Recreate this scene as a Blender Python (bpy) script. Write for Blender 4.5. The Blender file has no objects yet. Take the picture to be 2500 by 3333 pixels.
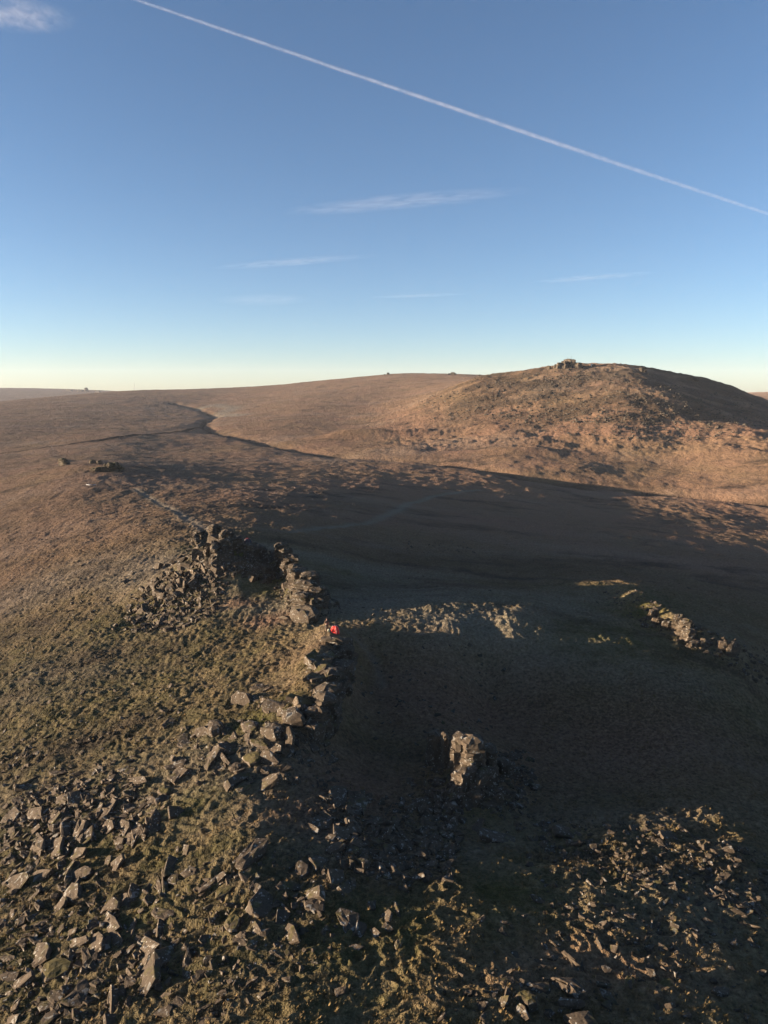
import bpy, bmesh, math, random
import numpy as np
from mathutils import Vector, Matrix
R = math.radians
random.seed(7); RNG = np.random.default_rng(11)
sc = bpy.context.scene
COL = sc.collection

# ------------------------------------------------------------------ camera, sky, sun, exposure
H = 34.0; PITCH = R(9.6); FPX = 2311.0
cam = bpy.data.cameras.new('camera'); camo = bpy.data.objects.new('camera', cam); COL.objects.link(camo)
camo.location = (0, 0, H); camo.rotation_euler = (R(90) - PITCH, 0, 0)
cam.sensor_fit = 'VERTICAL'; cam.sensor_height = 24.0; cam.lens = 24.0 * FPX / 3333.0
cam.clip_start = 0.5; cam.clip_end = 300000
sc.camera = camo
SUN_EL = R(6.0); SUN_AZ = R(-95)          # azimuth measured from +Y towards +X
sun_vec = Vector((math.sin(SUN_AZ) * math.cos(SUN_EL), math.cos(SUN_AZ) * math.cos(SUN_EL), math.sin(SUN_EL)))
w = bpy.data.worlds.new('World'); sc.world = w; w.use_nodes = True
wn = w.node_tree.nodes; wl = w.node_tree.links
bg = wn['Background']; sky = wn.new('ShaderNodeTexSky'); sky.sky_type = 'NISHITA'
sky.sun_disc = False; sky.sun_elevation = SUN_EL; sky.sun_rotation = SUN_AZ
sky.altitude = 500; sky.air_density = 0.72; sky.dust_density = 0.55; sky.ozone_density = 2.3
bg.inputs[1].default_value = 0.056
hs = wn.new('ShaderNodeHueSaturation'); hs.inputs['Saturation'].default_value = 1.0; hs.inputs['Value'].default_value = .95
wl.new(sky.outputs[0], hs.inputs['Color']); tn = wn.new('ShaderNodeMix'); tn.data_type = 'RGBA'; tn.blend_type = 'MULTIPLY'; tn.inputs[0].default_value = 1; tn.inputs[7].default_value = (.98, .975, .985, 1)
wl.new(hs.outputs[0], tn.inputs[6]); wl.new(tn.outputs[2], bg.inputs[0])
sl = bpy.data.lights.new('sun', 'SUN'); so = bpy.data.objects.new('sun', sl); COL.objects.link(so)
sl.energy = 5.0; sl.angle = R(0.7); sl.color = (1.0, 0.76, 0.54)
so.rotation_euler = sun_vec.to_track_quat('Z', 'Y').to_euler()
sc.view_settings.view_transform = 'Standard'; sc.view_settings.look = 'None'
sc.view_settings.gamma = 1.0; sc.view_settings.use_curve_mapping = False
sc.view_settings.exposure = 2.27
sc.cycles.volume_step_rate = 1.0
sc.cycles.max_bounces = 6; sc.cycles.volume_bounces = 0; sc.cycles.transparent_max_bounces = 16

# ------------------------------------------------------------------ projection helpers
cP, sP = math.cos(PITCH), math.sin(PITCH)
def ray(px, py):
    u = (np.asarray(px, float) - 1250) / FPX; v = (1666.5 - np.asarray(py, float)) / FPX
    d = np.stack([u, cP + v * sP, -sP + v * cP], -1)
    return d / np.linalg.norm(d, axis=-1, keepdims=True)
def proj(p):
    p = np.asarray(p, float); d = p - np.array([0, 0, H])
    f = d[..., 1] * cP - d[..., 2] * sP; up = d[..., 1] * sP + d[..., 2] * cP
    return 1250 + FPX * d[..., 0] / f, 1666.5 - FPX * up / f

# ------------------------------------------------------------------ numpy noise
_perm = RNG.permutation(4096)
_gang = RNG.uniform(0, 2 * np.pi, 4096)
def pnoise(x, y, seed=0):
    xi = np.floor(x).astype(np.int64); yi = np.floor(y).astype(np.int64)
    xf = x - xi; yf = y - yi
    u = xf * xf * xf * (xf * (xf * 6 - 15) + 10); v = yf * yf * yf * (yf * (yf * 6 - 15) + 10)
    def g(ix, iy, dx, dy):
        h = _perm[(_perm[(ix + seed * 131) & 4095] + iy) & 4095]
        a = _gang[h]
        return np.cos(a) * dx + np.sin(a) * dy
    n00 = g(xi, yi, xf, yf); n10 = g(xi + 1, yi, xf - 1, yf)
    n01 = g(xi, yi + 1, xf, yf - 1); n11 = g(xi + 1, yi + 1, xf - 1, yf - 1)
    a = n00 + u * (n10 - n00); b = n01 + u * (n11 - n01)
    return (a + v * (b - a)) * 1.4
def fbm(x, y, oct=4, seed=0, gain=0.5):
    s = 0; a = 1; t = 0
    for k in range(oct):
        s = s + a * pnoise(x, y, seed + k * 7); t += a; a *= gain; x = x * 2.03 + 17.3; y = y * 2.03 - 9.1
    return s / t
def sst(a, b, x):
    t = np.clip((x - a) / (b - a), 0, 1); return t * t * (3 - 2 * t)

# ------------------------------------------------------------------ base relief: thin plate spline through surveyed points
CZ = [(0,3333,-4),(600,3333,-1.2),(1250,3333,-.2),(1500,2850,-1.15),(1900,3333,-.7),(2500,3333,-1.6),
 (0,3000,-5),(600,3000,-1.7),(1250,3000,-.45),(1900,3000,-1.15),(2500,3000,-2.1),
 (0,2700,-6),(400,2700,-3),(800,2700,-.4),(1100,2700,-.95),(1500,2700,-3.0),(2000,2700,-3.8),(2500,2700,-4.6),
 (0,2400,-7),(500,2400,-2.5),(900,2400,.4),(1100,2400,-2.0),(1500,2420,-4.2),(1020,2520,-1.0),(850,2560,-.6),(2000,2400,-6.5),(2500,2400,-8.8),
 (0,2200,-7.5),(500,2200,-3),(900,2200,0),(1050,2200,0),(1200,2220,-3.2),(1600,2220,-5.2),(2100,2200,-3.4),(2500,2220,-8.5),
 (1180,2076,-.1),(1300,2075,-.4),(1500,2080,-.75),(1650,2085,-1.15),(1800,2090,-1.6),(1950,2085,-2.1),(2150,2060,-2.9),(2450,2150,-5.8),
 (0,2050,-10.5),(500,2050,-3.5),(800,2050,-1),(1090,2055,0),
 (0,1900,-12),(400,1900,-3.2),(750,1900,.6),(1000,1900,0),(1200,1900,-4),(1700,1900,-9.5),(2100,1920,-6.0),(2500,1900,-19),
 (0,1750,-13),(500,1700,-3),(1000,1750,-3.5),(1400,1750,-10),(2000,1750,-18),(2500,1750,-26),(1300,1830,-8),(1700,1830,-11.5),(2100,1830,-15.5),(2500,1830,-22),
 (0,1600,-12),(500,1600,-6),(1000,1600,-8),(1400,1640,-14.8),(1700,1640,-20),(2500,1690,-31),
 (250,1520,-3),(0,1530,-14),(0,1470,-18),(500,1470,-15),(1000,1480,-15),(1300,1510,-16),(1250,1570,-13.2),(1900,1580,-24)]
CS = [(0,1400,930),(0,1340,1450),(0,1308,2200),(0,1335,3200),
 (400,1440,690),(400,1380,1000),(400,1320,1500),(400,1273,2300),(400,1290,3300),
 (700,1400,850),(700,1350,1250),(700,1300,1700),(700,1264,2300),(700,1285,3200),
 (1000,1440,680),(1000,1380,850),(1000,1320,1200),(1000,1245,2000),(1000,1275,3300),
 (1300,1460,600),(1300,1400,750),(1300,1330,1000),(1300,1280,1400),(1300,1216,2000),(1300,1260,3200),
 (1500,1218,2000),(1600,1223,2100),
 (1500,1500,530),(1500,1400,700),(1500,1330,790),(1500,1270,870),(1560,1231,930),
 (1650,1540,470),(1650,1400,665),(1650,1300,800),(1650,1228,920),
 (1790,1198,930),(1900,1510,540),(1900,1450,620),(1900,1350,700),(1900,1260,820),(1870,1192,930),(1870,1240,1250),
 (2000,1190,930),(2200,1590,480),(2200,1450,640),(2000,1300,735),(2200,1300,770),(2350,1310,860),(2150,1214,920),(2200,1250,880),(2300,1240,960),(2400,1266,1000),(2500,1304,1040),(2500,1350,850),(2500,1450,640),(2500,1620,470),
 (2400,1310,1250),(2500,1276,4500),(1900,1290,3500),
 (0,1266,7000),(120,1269,7000),(240,1271,7000),(330,1275,7000),(500,1285,7000),(1250,1290,7000),(1900,1300,7000),(2500,1290,7500),
 (0,1300,9500),(1250,1300,9500),(2500,1300,9500)]
pts = []
for px, py, z in CZ:
    d = ray(px, py); s = (H - z) / -d[2]; pts.append((d[0] * s, d[1] * s, z))
for px, py, s in CS:
    d = ray(px, py); pts.append((d[0] * s, d[1] * s, H + d[2] * s))
pts = np.array(pts)
AZK = 2.2
def feat(x, y):
    return np.arctan2(x, y) * AZK, np.log(np.hypot(x, y) + 1e-6)
fa, fr = feat(pts[:, 0], pts[:, 1])
def tpsk(d2): return 0.5 * d2 * np.log(d2 + 1e-12)
n = len(pts)
K = tpsk((fa[:, None] - fa) ** 2 + (fr[:, None] - fr) ** 2) + np.eye(n) * 2e-4
P = np.stack([np.ones(n), fa, fr], 1)
A = np.zeros((n + 3, n + 3)); A[:n, :n] = K; A[:n, n:] = P; A[n:, :n] = P.T
SOL = np.linalg.solve(A, np.concatenate([pts[:, 2], np.zeros(3)]))
def tps(a, r):
    a = a.ravel(); r = r.ravel(); out = np.empty_like(a)
    for i in range(0, len(a), 20000):
        aa = a[i:i + 20000]; rr = r[i:i + 20000]
        out[i:i + 20000] = tpsk((aa[:, None] - fa) ** 2 + (rr[:, None] - fr) ** 2) @ SOL[:n] + SOL[n] + SOL[n + 1] * aa + SOL[n + 2] * rr
    return out
AL = R(33)
# tabulate the smooth relief once, look it up bilinearly afterwards
_ga = np.linspace(-AL * AZK, AL * AZK, 261); _gr = np.linspace(math.log(24), math.log(9800), 421)
_T = tps(*[m.ravel() for m in np.meshgrid(_ga, _gr, indexing='ij')]).reshape(261, 421)
def tabl(a, r):
    i = np.clip((a - _ga[0]) / (_ga[1] - _ga[0]), 0, 259.999); j = np.clip((r - _gr[0]) / (_gr[1] - _gr[0]), 0, 419.999)
    i0 = i.astype(int); j0 = j.astype(int); u = i - i0; v = j - j0
    return (_T[i0, j0] * (1 - u) * (1 - v) + _T[i0 + 1, j0] * u * (1 - v) + _T[i0, j0 + 1] * (1 - u) * v + _T[i0 + 1, j0 + 1] * u * v)
def base_z(x, y):
    az = np.arctan2(x, y); rho = np.hypot(x, y)
    lr = np.log(np.clip(rho, 24.5, 9700)); ac = np.clip(az, -AL, AL)
    z = tabl(ac * AZK, lr)
    wgt = sst(AL, math.pi, np.abs(az))
    if np.any(wgt > 0):
        o = np.full_like(z, AL * AZK)
        z = (1 - wgt) * z + wgt * 0.5 * (tabl(o, lr) + tabl(-o, lr))
        left = (az < -AL) & (rho > 60)
        z = np.where(left, z - sst(0, 1.2, -az - AL) * np.minimum(rho * 0.05, 40), z)
    return z
def march(px, py, zf, s0=26, s1=9500, n=380):
    px = np.atleast_1d(np.asarray(px, float)); py = np.atleast_1d(np.asarray(py, float))
    d = ray(px, py); out = np.zeros((len(px), 3)); O = np.array([0, 0, H])
    def cross(dd, S, f):
        X = dd[:, 0:1] * S; Y = dd[:, 1:2] * S; Z = H + dd[:, 2:3] * S
        g = Z - f(X.ravel(), Y.ravel()).reshape(X.shape)
        below = g < 0; m = S.shape[1]; k = np.argmax(below, 1); k = np.where(below.any(1), np.maximum(k, 1), m - 1)
        ii = np.arange(len(k)); ga_ = g[ii, k - 1]; gb_ = g[ii, k]
        t = np.where(gb_ < 0, np.clip(ga_ / (ga_ - gb_ + 1e-9), 0, 1), .5); return S[ii, k - 1] + t * (S[ii, k] - S[ii, k - 1])
    for i0 in range(0, len(px), 400):
        dd = d[i0:i0 + 400]; S = np.broadcast_to(np.geomspace(s0, s1, n), (len(dd), n))
        if zf is not base_z:
            s_ = cross(dd, S, lambda x, y: terrain_z(x, y, False))
            s_ = cross(dd, s_[:, None] * np.linspace(.965, 1.035, 48), terrain_z)
        else: s_ = cross(dd, S, zf)
        out[i0:i0 + 400] = O + dd * s_[:, None]
    return out
def wline(pl): return march([p[0] for p in pl], [p[1] for p in pl], base_z)[:, :2]
def dline(x, y, L):
    best = np.full(x.shape, 1e9); tt = np.zeros(x.shape)
    for k in range(len(L) - 1):
        a = L[k]; b = L[k + 1]; ab = b - a; l2 = ab @ ab + 1e-9
        t = np.clip(((x - a[0]) * ab[0] + (y - a[1]) * ab[1]) / l2, 0, 1)
        d = np.hypot(x - a[0] - t * ab[0], y - a[1] - t * ab[1])
        m = d < best; best = np.where(m, d, best); tt = np.where(m, k + t, tt)
    return best, tt

STREAM = wline([(560,1310),(640,1325),(700,1350),(660,1375),(690,1398),(760,1412),(860,1436),(1000,1462),(1150,1480),(1300,1490),(1450,1500),(1700,1540),(1900,1572),(2150,1592),(2500,1625)])
DITCH = wline([(-60,1478),(150,1458),(330,1436),(480,1416),(600,1402),(655,1385),(670,1362)])
PATH_A = wline([(440,1590),(500,1625),(560,1662),(610,1690),(660,1722)])
PATH_B = wline([(960,1735),(1080,1718),(1200,1702),(1270,1672),(1330,1640),(1420,1612),(1560,1592)])
PATH_C = wline([(1130,2078),(1180,2110),(1215,2150),(1235,2190),(1245,2240)])
PATH_D = wline([(640,1325),(700,1318),(760,1328),(720,1345),(780,1352)])
RIDGE = wline([(1075,2090),(1090,2130),(1060,2180),(1050,2240),(1030,2300),(1010,2370)])
RIDGE2 = wline([(905,1850),(940,1880),(985,1930),(1010,1975)])
RIB = wline([(2040,1935),(2100,1980),(2160,2010),(2220,2050),(2290,2085),(2380,2110)])
PILLAR = wline([(1500,2470),(1530,2540),(1560,2600)])
TORC = march([700], [1888], base_z)[0]
BUMPS = []   # (x, y, sx, sy, amplitude)
for px, py, sx, sy, a in [(215,1508,6,4,2.2),(350,1528,9,5,2.6),(320,1518,7,4,1.2),(60,2480,5,3,.5),(470,2330,4,2,.4),
                          (2250,1320,50,30,3),(2400,1400,30,25,3),(1250,1425,55,14,7),(1130,1428,30,12,5),(1700,1470,40,12,4),(2300,1480,30,12,3),
                          (1950,1410,30,14,3),(870,2030,8,5,-.5)]:
    c = march([px], [py], base_z)[0]; BUMPS.append((c[0], c[1], sx, sy, a))
def terrain_z(x, y, fine=True):
    x = np.asarray(x, float); y = np.asarray(y, float)
    z = base_z(x, y); rho = np.hypot(x, y)
    for bx, by, sx, sy, a in BUMPS:
        z = z + a * np.exp(-((x - bx) / sx) ** 2 - ((y - by) / sy) ** 2)
    # rocky mound carrying the summit tor
    dx = (x - TORC[0]); dy = (y - TORC[1] - 2)
    d = np.hypot(dx / np.where(dx < 0, 19, 15), dy / 13)
    z = z + 7.6 * np.clip(1 - d, 0, 1) ** 1.25
    near = rho < 420
    if near.any():
        xn = x[near]; yn = y[near]; zn = z[near]
        d, t = dline(xn, yn, RIDGE); zn = zn + 2.6 * np.exp(-(d / 3.0) ** 2)
        d, t = dline(xn, yn, RIDGE2); zn = zn + 2.3 * np.exp(-(d / 2.4) ** 2)
        d, t = dline(xn, yn, RIB); zn = zn + 1.6 * np.exp(-(d / 2.6) ** 2)
        d, t = dline(xn, yn, PILLAR); zn = zn + 1.9 * np.exp(-(d / 2.1) ** 2)
        for L, wd, dp in ((PATH_A, .8, .18), (PATH_B, 1.0, .15), (PATH_C, .5, .12)):
            d, t = dline(xn, yn, L); zn = zn - dp * np.exp(-(d / wd) ** 2)
        z = z.copy(); z[near] = zn
    far = rho > 330
    if far.any():
        xf = x[far]; yf = y[far]; zf = z[far]
        d, t = dline(xf + 9 * fbm(xf / 35, yf / 35, 2, 3), yf + 9 * fbm(xf / 35, yf / 35, 2, 9), STREAM)
        zf = zf - 3.6 * np.exp(-(d / 9) ** 2) - 2.0 * np.exp(-(d / 30) ** 2)
        d, t = dline(xf, yf, DITCH); zf = zf - 2.4 * np.exp(-(d / 3.0) ** 2) + .7 * np.exp(-((d - 4) / 2.0) ** 2)
        z = z.copy(); z[far] = zf
    z = z + 0.55 * fbm(x / 31, y / 31, 3, 1) * sst(20, 60, rho)
    z = z + (0.55 * fbm(x / 9, y / 13, 3, 81) + .5 * fbm(x / 24, y / 40, 2, 83)) * sst(70, 160, rho) * sst(700, 400, rho)
    z = z + 2.4 * fbm(x / 110, y / 110, 4, 5) * sst(300, 650, rho)
    hz = sst(560, 640, rho) * sst(1500, 1100, rho) * sst(R(-4), R(4), np.arctan2(x, y))
    z = z + hz * (2.6 * fbm(x / 55, y / 38, 4, 61) + 2.0 * fbm(x / 14, y / 11, 4, 63) + .5 * (1 - 2 * np.abs(pnoise(x / 6, y / 6, 71))))
    if fine:
        damp = 1 - sst(150, 420, rho)
        q = fbm(x / 5.2, y / 5.2, 2, 60)
        z = z + 0.42 * fbm(x / 4.2, y / 4.2, 3, 21) * (1 - sst(250, 700, rho))
        hm = 1 - np.abs(pnoise(x / 1.25 + .5 * q, y / 1.0 + .5 * q, 33)) * 1.9
        hm2 = 1 - np.abs(pnoise(x / .55, y / .5, 39)) * 1.9
        z = z + damp * ((.20 + .16 * q) * hm + .05 * hm2 + .09 * fbm(x / .8, y / .8, 2, 44))
        z = z + sst(250, 500, rho) * (0.8 * fbm(x / 17, y / 17, 4, 51))
    return z
def tz(x, y): return float(terrain_z(np.array([x]), np.array([y]))[0])
def hit(px, py): return march(px, py, terrain_z)

# ------------------------------------------------------------------ materials
def newmat(name):
    m = bpy.data.materials.new(name); m.use_nodes = True; nt = m.node_tree
    return m, nt, nt.nodes, nt.links, nt.nodes['Principled BSDF']
def nnoise(nt, vec, scale, detail=4, rough=.6, dist=0):
    n_ = nt.nodes.new('ShaderNodeTexNoise'); n_.inputs['Scale'].default_value = scale
    n_.inputs['Detail'].default_value = detail; n_.inputs['Roughness'].default_value = rough; n_.inputs['Distortion'].default_value = dist
    nt.links.new(vec, n_.inputs['Vector']); return n_.outputs['Fac']
def nramp(nt, fac, stops):
    r_ = nt.nodes.new('ShaderNodeValToRGB'); e = r_.color_ramp.elements
    while len(e) < len(stops): e.new(.5)
    for q, (p_, c_) in zip(e, stops):
        q.position = p_; q.color = (*c_, 1) if len(c_) == 3 else c_
    nt.links.new(fac, r_.inputs[0]); return r_.outputs[0]
def nmix(nt, fac, a, b):
    m_ = nt.nodes.new('ShaderNodeMix'); m_.data_type = 'RGBA'
    for s_, v_ in ((0, fac), (6, a), (7, b)):
        if hasattr(v_, 'is_linked'): nt.links.new(v_, m_.inputs[s_])
        else: m_.inputs[s_].default_value = v_ if s_ == 0 else (*v_, 1)
    return m_.outputs[2]
def nmath(nt, op, a, b=None, clamp=False):
    m_ = nt.nodes.new('ShaderNodeMath'); m_.operation = op; m_.use_clamp = clamp
    for s_, v_ in ((0, a), (1, b)):
        if v_ is None: continue
        if hasattr(v_, 'is_linked'): nt.links.new(v_, m_.inputs[s_])
        else: m_.inputs[s_].default_value = v_
    return m_.outputs[0]
def nbump(nt, h, strength, dist, normal=None):
    b_ = nt.nodes.new('ShaderNodeBump'); b_.inputs['Strength'].default_value = strength; b_.inputs['Distance'].default_value = dist
    nt.links.new(h, b_.inputs['Height'])
    if normal is not None: nt.links.new(normal, b_.inputs['Normal'])
    return b_.outputs[0]

def ground_material():
    m, nt, N, L, bs = newmat('moorland')
    geo = N.new('ShaderNodeNewGeometry'); pos = geo.outputs['Position']
    at = N.new('ShaderNodeAttribute'); at.attribute_name = 'mask'
    sp = N.new('ShaderNodeSeparateColor'); L.new(at.outputs['Color'], sp.inputs[0])
    g, p, r_ = sp.outputs[0], sp.outputs[1], sp.outputs[2]; a_ = at.outputs['Alpha']
    n1 = nnoise(nt, pos, .35, 6, .65); n2 = nnoise(nt, pos, 2.3, 5, .7); n3 = nnoise(nt, pos, 9.0, 4, .7); n4 = nnoise(nt, pos, .02, 5, .6)
    straw = nramp(nt, n2, [(.3, (.070, .052, .025)), (.5, (.165, .128, .068)), (.7, (.30, .24, .13))])
    olive = nramp(nt, n2, [(.3, (.038, .038, .014)), (.55, (.120, .108, .044)), (.75, (.21, .18, .08))])
    russet = nramp(nt, n2, [(.3, (.090, .052, .033)), (.52, (.235, .142, .092)), (.75, (.38, .25, .165))])
    peat = nramp(nt, n3, [(.3, (.012, .011, .009)), (.7, (.045, .036, .026))])
    pale = nramp(nt, n3, [(.3, (.17, .145, .115)), (.7, (.30, .26, .21))])
    fac_o = nramp(nt, n1, [(.40, (0, 0, 0)), (.62, (.8, .8, .8))])
    c = nmix(nt, fac_o, straw, olive)
    sx = N.new('ShaderNodeMapping'); sx.inputs['Scale'].default_value = (.45, 1, 1); L.new(pos, sx.inputs[0])
    n6 = nnoise(nt, sx.outputs[0], .055, 7, .68, .4); n7 = nnoise(nt, sx.outputs[0], .013, 6, .62, .3)
    frost = nramp(nt, n2, [(.3, (.12, .105, .075)), (.7, (.33, .29, .22))])
    heath = nramp(nt, n2, [(.3, (.022, .018, .013)), (.7, (.085, .062, .045))])
    c = nmix(nt, nramp(nt, n7, [(.48, (0, 0, 0)), (.60, (.85, .85, .85))]), c, frost)
    fr_ = nmath(nt, 'ADD', r_, nmath(nt, 'MULTIPLY', nmath(nt, 'SUBTRACT', n4, .5), 1.2), True)
    c = nmix(nt, fr_, c, russet)
    fg = nmath(nt, 'MULTIPLY', g, nramp(nt, n1, [(.3, (.35, .35, .35)), (.6, (1, 1, 1))]), True)
    c = nmix(nt, nramp(nt, n6, [(.53, (0, 0, 0)), (.66, (.8, .8, .8))]), c, heath)
    moss = nramp(nt, n3, [(.3, (.030, .034, .008)), (.55, (.085, .088, .018)), (.75, (.15, .14, .035))])
    c = nmix(nt, fg, c, moss)
    c = nmix(nt, nmath(nt, 'MULTIPLY', a_, nramp(nt, n2, [(.3, (1, 1, 1)), (.7, (.45, .45, .45))])), c, peat)
    c = nmix(nt, nmath(nt, 'MULTIPLY', p, nramp(nt, n1, [(.35, (.4, .4, .4)), (.6, (.85, .85, .85))])), c, pale)
    # tiny dark gaps between tussocks, where the fine noise runs low
    c = nmix(nt, nramp(nt, n3, [(.34, (.5, .5, .5)), (.46, (0, 0, 0))]), c, (.030, .023, .014))
    L.new(c, bs.inputs['Base Color']); bs.inputs['Roughness'].default_value = .95
    bs.inputs['Specular IOR Level'].default_value = .1; bs.inputs['Diffuse Roughness'].default_value = 1.0
    b1 = nbump(nt, n3, .7, .12); b2 = nbump(nt, n2, .6, .3, b1)
    nfar = nnoise(nt, pos, .22, 6, .7); b3 = nbump(nt, nfar, 1.0, 3.0, b2)
    L.new(b3, bs.inputs['Normal'])
    return m
def rock_material(name, dark=1.0, moss=.35):
    m, nt, N, L, bs = newmat(name)
    geo = N.new('ShaderNodeNewGeometry'); pos = geo.outputs['Position']
    n1 = nnoise(nt, pos, .9, 5, .6); n2 = nnoise(nt, pos, 6, 6, .7); n3 = nnoise(nt, pos, 2.2, 4, .55, .5); n5 = nnoise(nt, pos, 3.7, 3, .5)
    k = dark
    c = nramp(nt, n2, [(.25, (.060 * k, .046 * k, .033 * k)), (.5, (.155 * k, .120 * k, .082 * k)), (.75, (.26 * k, .208 * k, .148 * k))])
    c = nmix(nt, nramp(nt, n1, [(.40, (0, 0, 0)), (.65, (.7, .7, .7))]), c, (.085 * k, .070 * k, .055 * k))
    # pale lichen blotches
    c = nmix(nt, nramp(nt, n3, [(.60, (0, 0, 0)), (.64, (.65, .65, .65))]), c, (.22, .22, .20))
    vo = N.new('ShaderNodeTexVoronoi'); vo.inputs['Scale'].default_value = 3.4; L.new(pos, vo.inputs['Vector'])
    spot = nramp(nt, vo.outputs['Distance'], [(.13, (.85, .85, .85)), (.22, (0, 0, 0))])
    c = nmix(nt, nmath(nt, 'MULTIPLY', spot, nramp(nt, n5, [(.45, (0, 0, 0)), (.55, (1, 1, 1))])), c, (.34, .34, .31))
    # moss that grows on up-facing surfaces
    sx = N.new('ShaderNodeSeparateXYZ'); L.new(geo.outputs['Normal'], sx.inputs[0])
    up = nramp(nt, sx.outputs[2], [(.55, (0, 0, 0)), (.85, (1, 1, 1))])
    mf = nmath(nt, 'MULTIPLY', up, nramp(nt, n1, [(.62 - moss * .45, (0, 0, 0)), (.74 - moss * .45, (.9, .9, .9))]))
    c = nmix(nt, mf, c, nramp(nt, n2, [(.3, (.030, .028, .010)), (.7, (.105, .088, .030))]))
    L.new(c, bs.inputs['Base Color']); bs.inputs['Roughness'].default_value = .9; bs.inputs['Specular IOR Level'].default_value = .2
    L.new(nbump(nt, n2, .6, .08, nbump(nt, n1, .4, .25)), bs.inputs['Normal'])
    return m
def plain(name, col, rough=.8, noise=.15, scale=8):
    m, nt, N, L, bs = newmat(name)
    tc = N.new('ShaderNodeTexCoord')
    f = nnoise(nt, tc.outputs['Object'], scale, 3)
    L.new(nramp(nt, f, [(.3, tuple(v * (1 - noise) for v in col)), (.7, tuple(min(1, v * (1 + noise)) for v in col))]), bs.inputs['Base Color'])
    bs.inputs['Roughness'].default_value = rough
    return m
M_GROUND = ground_material()
M_ROCK = rock_material('lichen_rock', .43, .16)
M_MOSSY = rock_material('mossy_rock', .55, .62)
M_TOR = rock_material('sunlit_tor_rock', .48, .16)  # lighter copy of the lichen rock, sunlight on tor and rib put into its tone
M_MIX = rock_material('grassed_rock', .52, .42)
M_SCREE = rock_material('scree_rock', .30, .15)

# ------------------------------------------------------------------ object helpers
def tag(o, label=None, cat=None, group=None, kind=None):
    if label: o['label'] = label
    if cat: o['category'] = cat
    if group: o['group'] = group
    if kind: o['kind'] = kind
    return o
def mesh_obj(name, V, F, mat, parent=None, smooth=False, loc=None):
    me = bpy.data.meshes.new(name)
    V = np.asarray(V, np.float32)
    if loc is not None: V = V - np.asarray(loc, np.float32)
    me.from_pydata([tuple(v) for v in V.tolist()], [], F); me.materials.append(mat)
    if smooth: me.polygons.foreach_set('use_smooth', [True] * len(me.polygons))
    o = bpy.data.objects.new(name, me); COL.objects.link(o)
    if loc is not None: o.location = tuple(float(v) for v in loc)
    if parent: o.parent = parent
    return o
def empty(name, loc):
    o = bpy.data.objects.new(name, None); COL.objects.link(o); o.location = loc; return o

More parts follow.
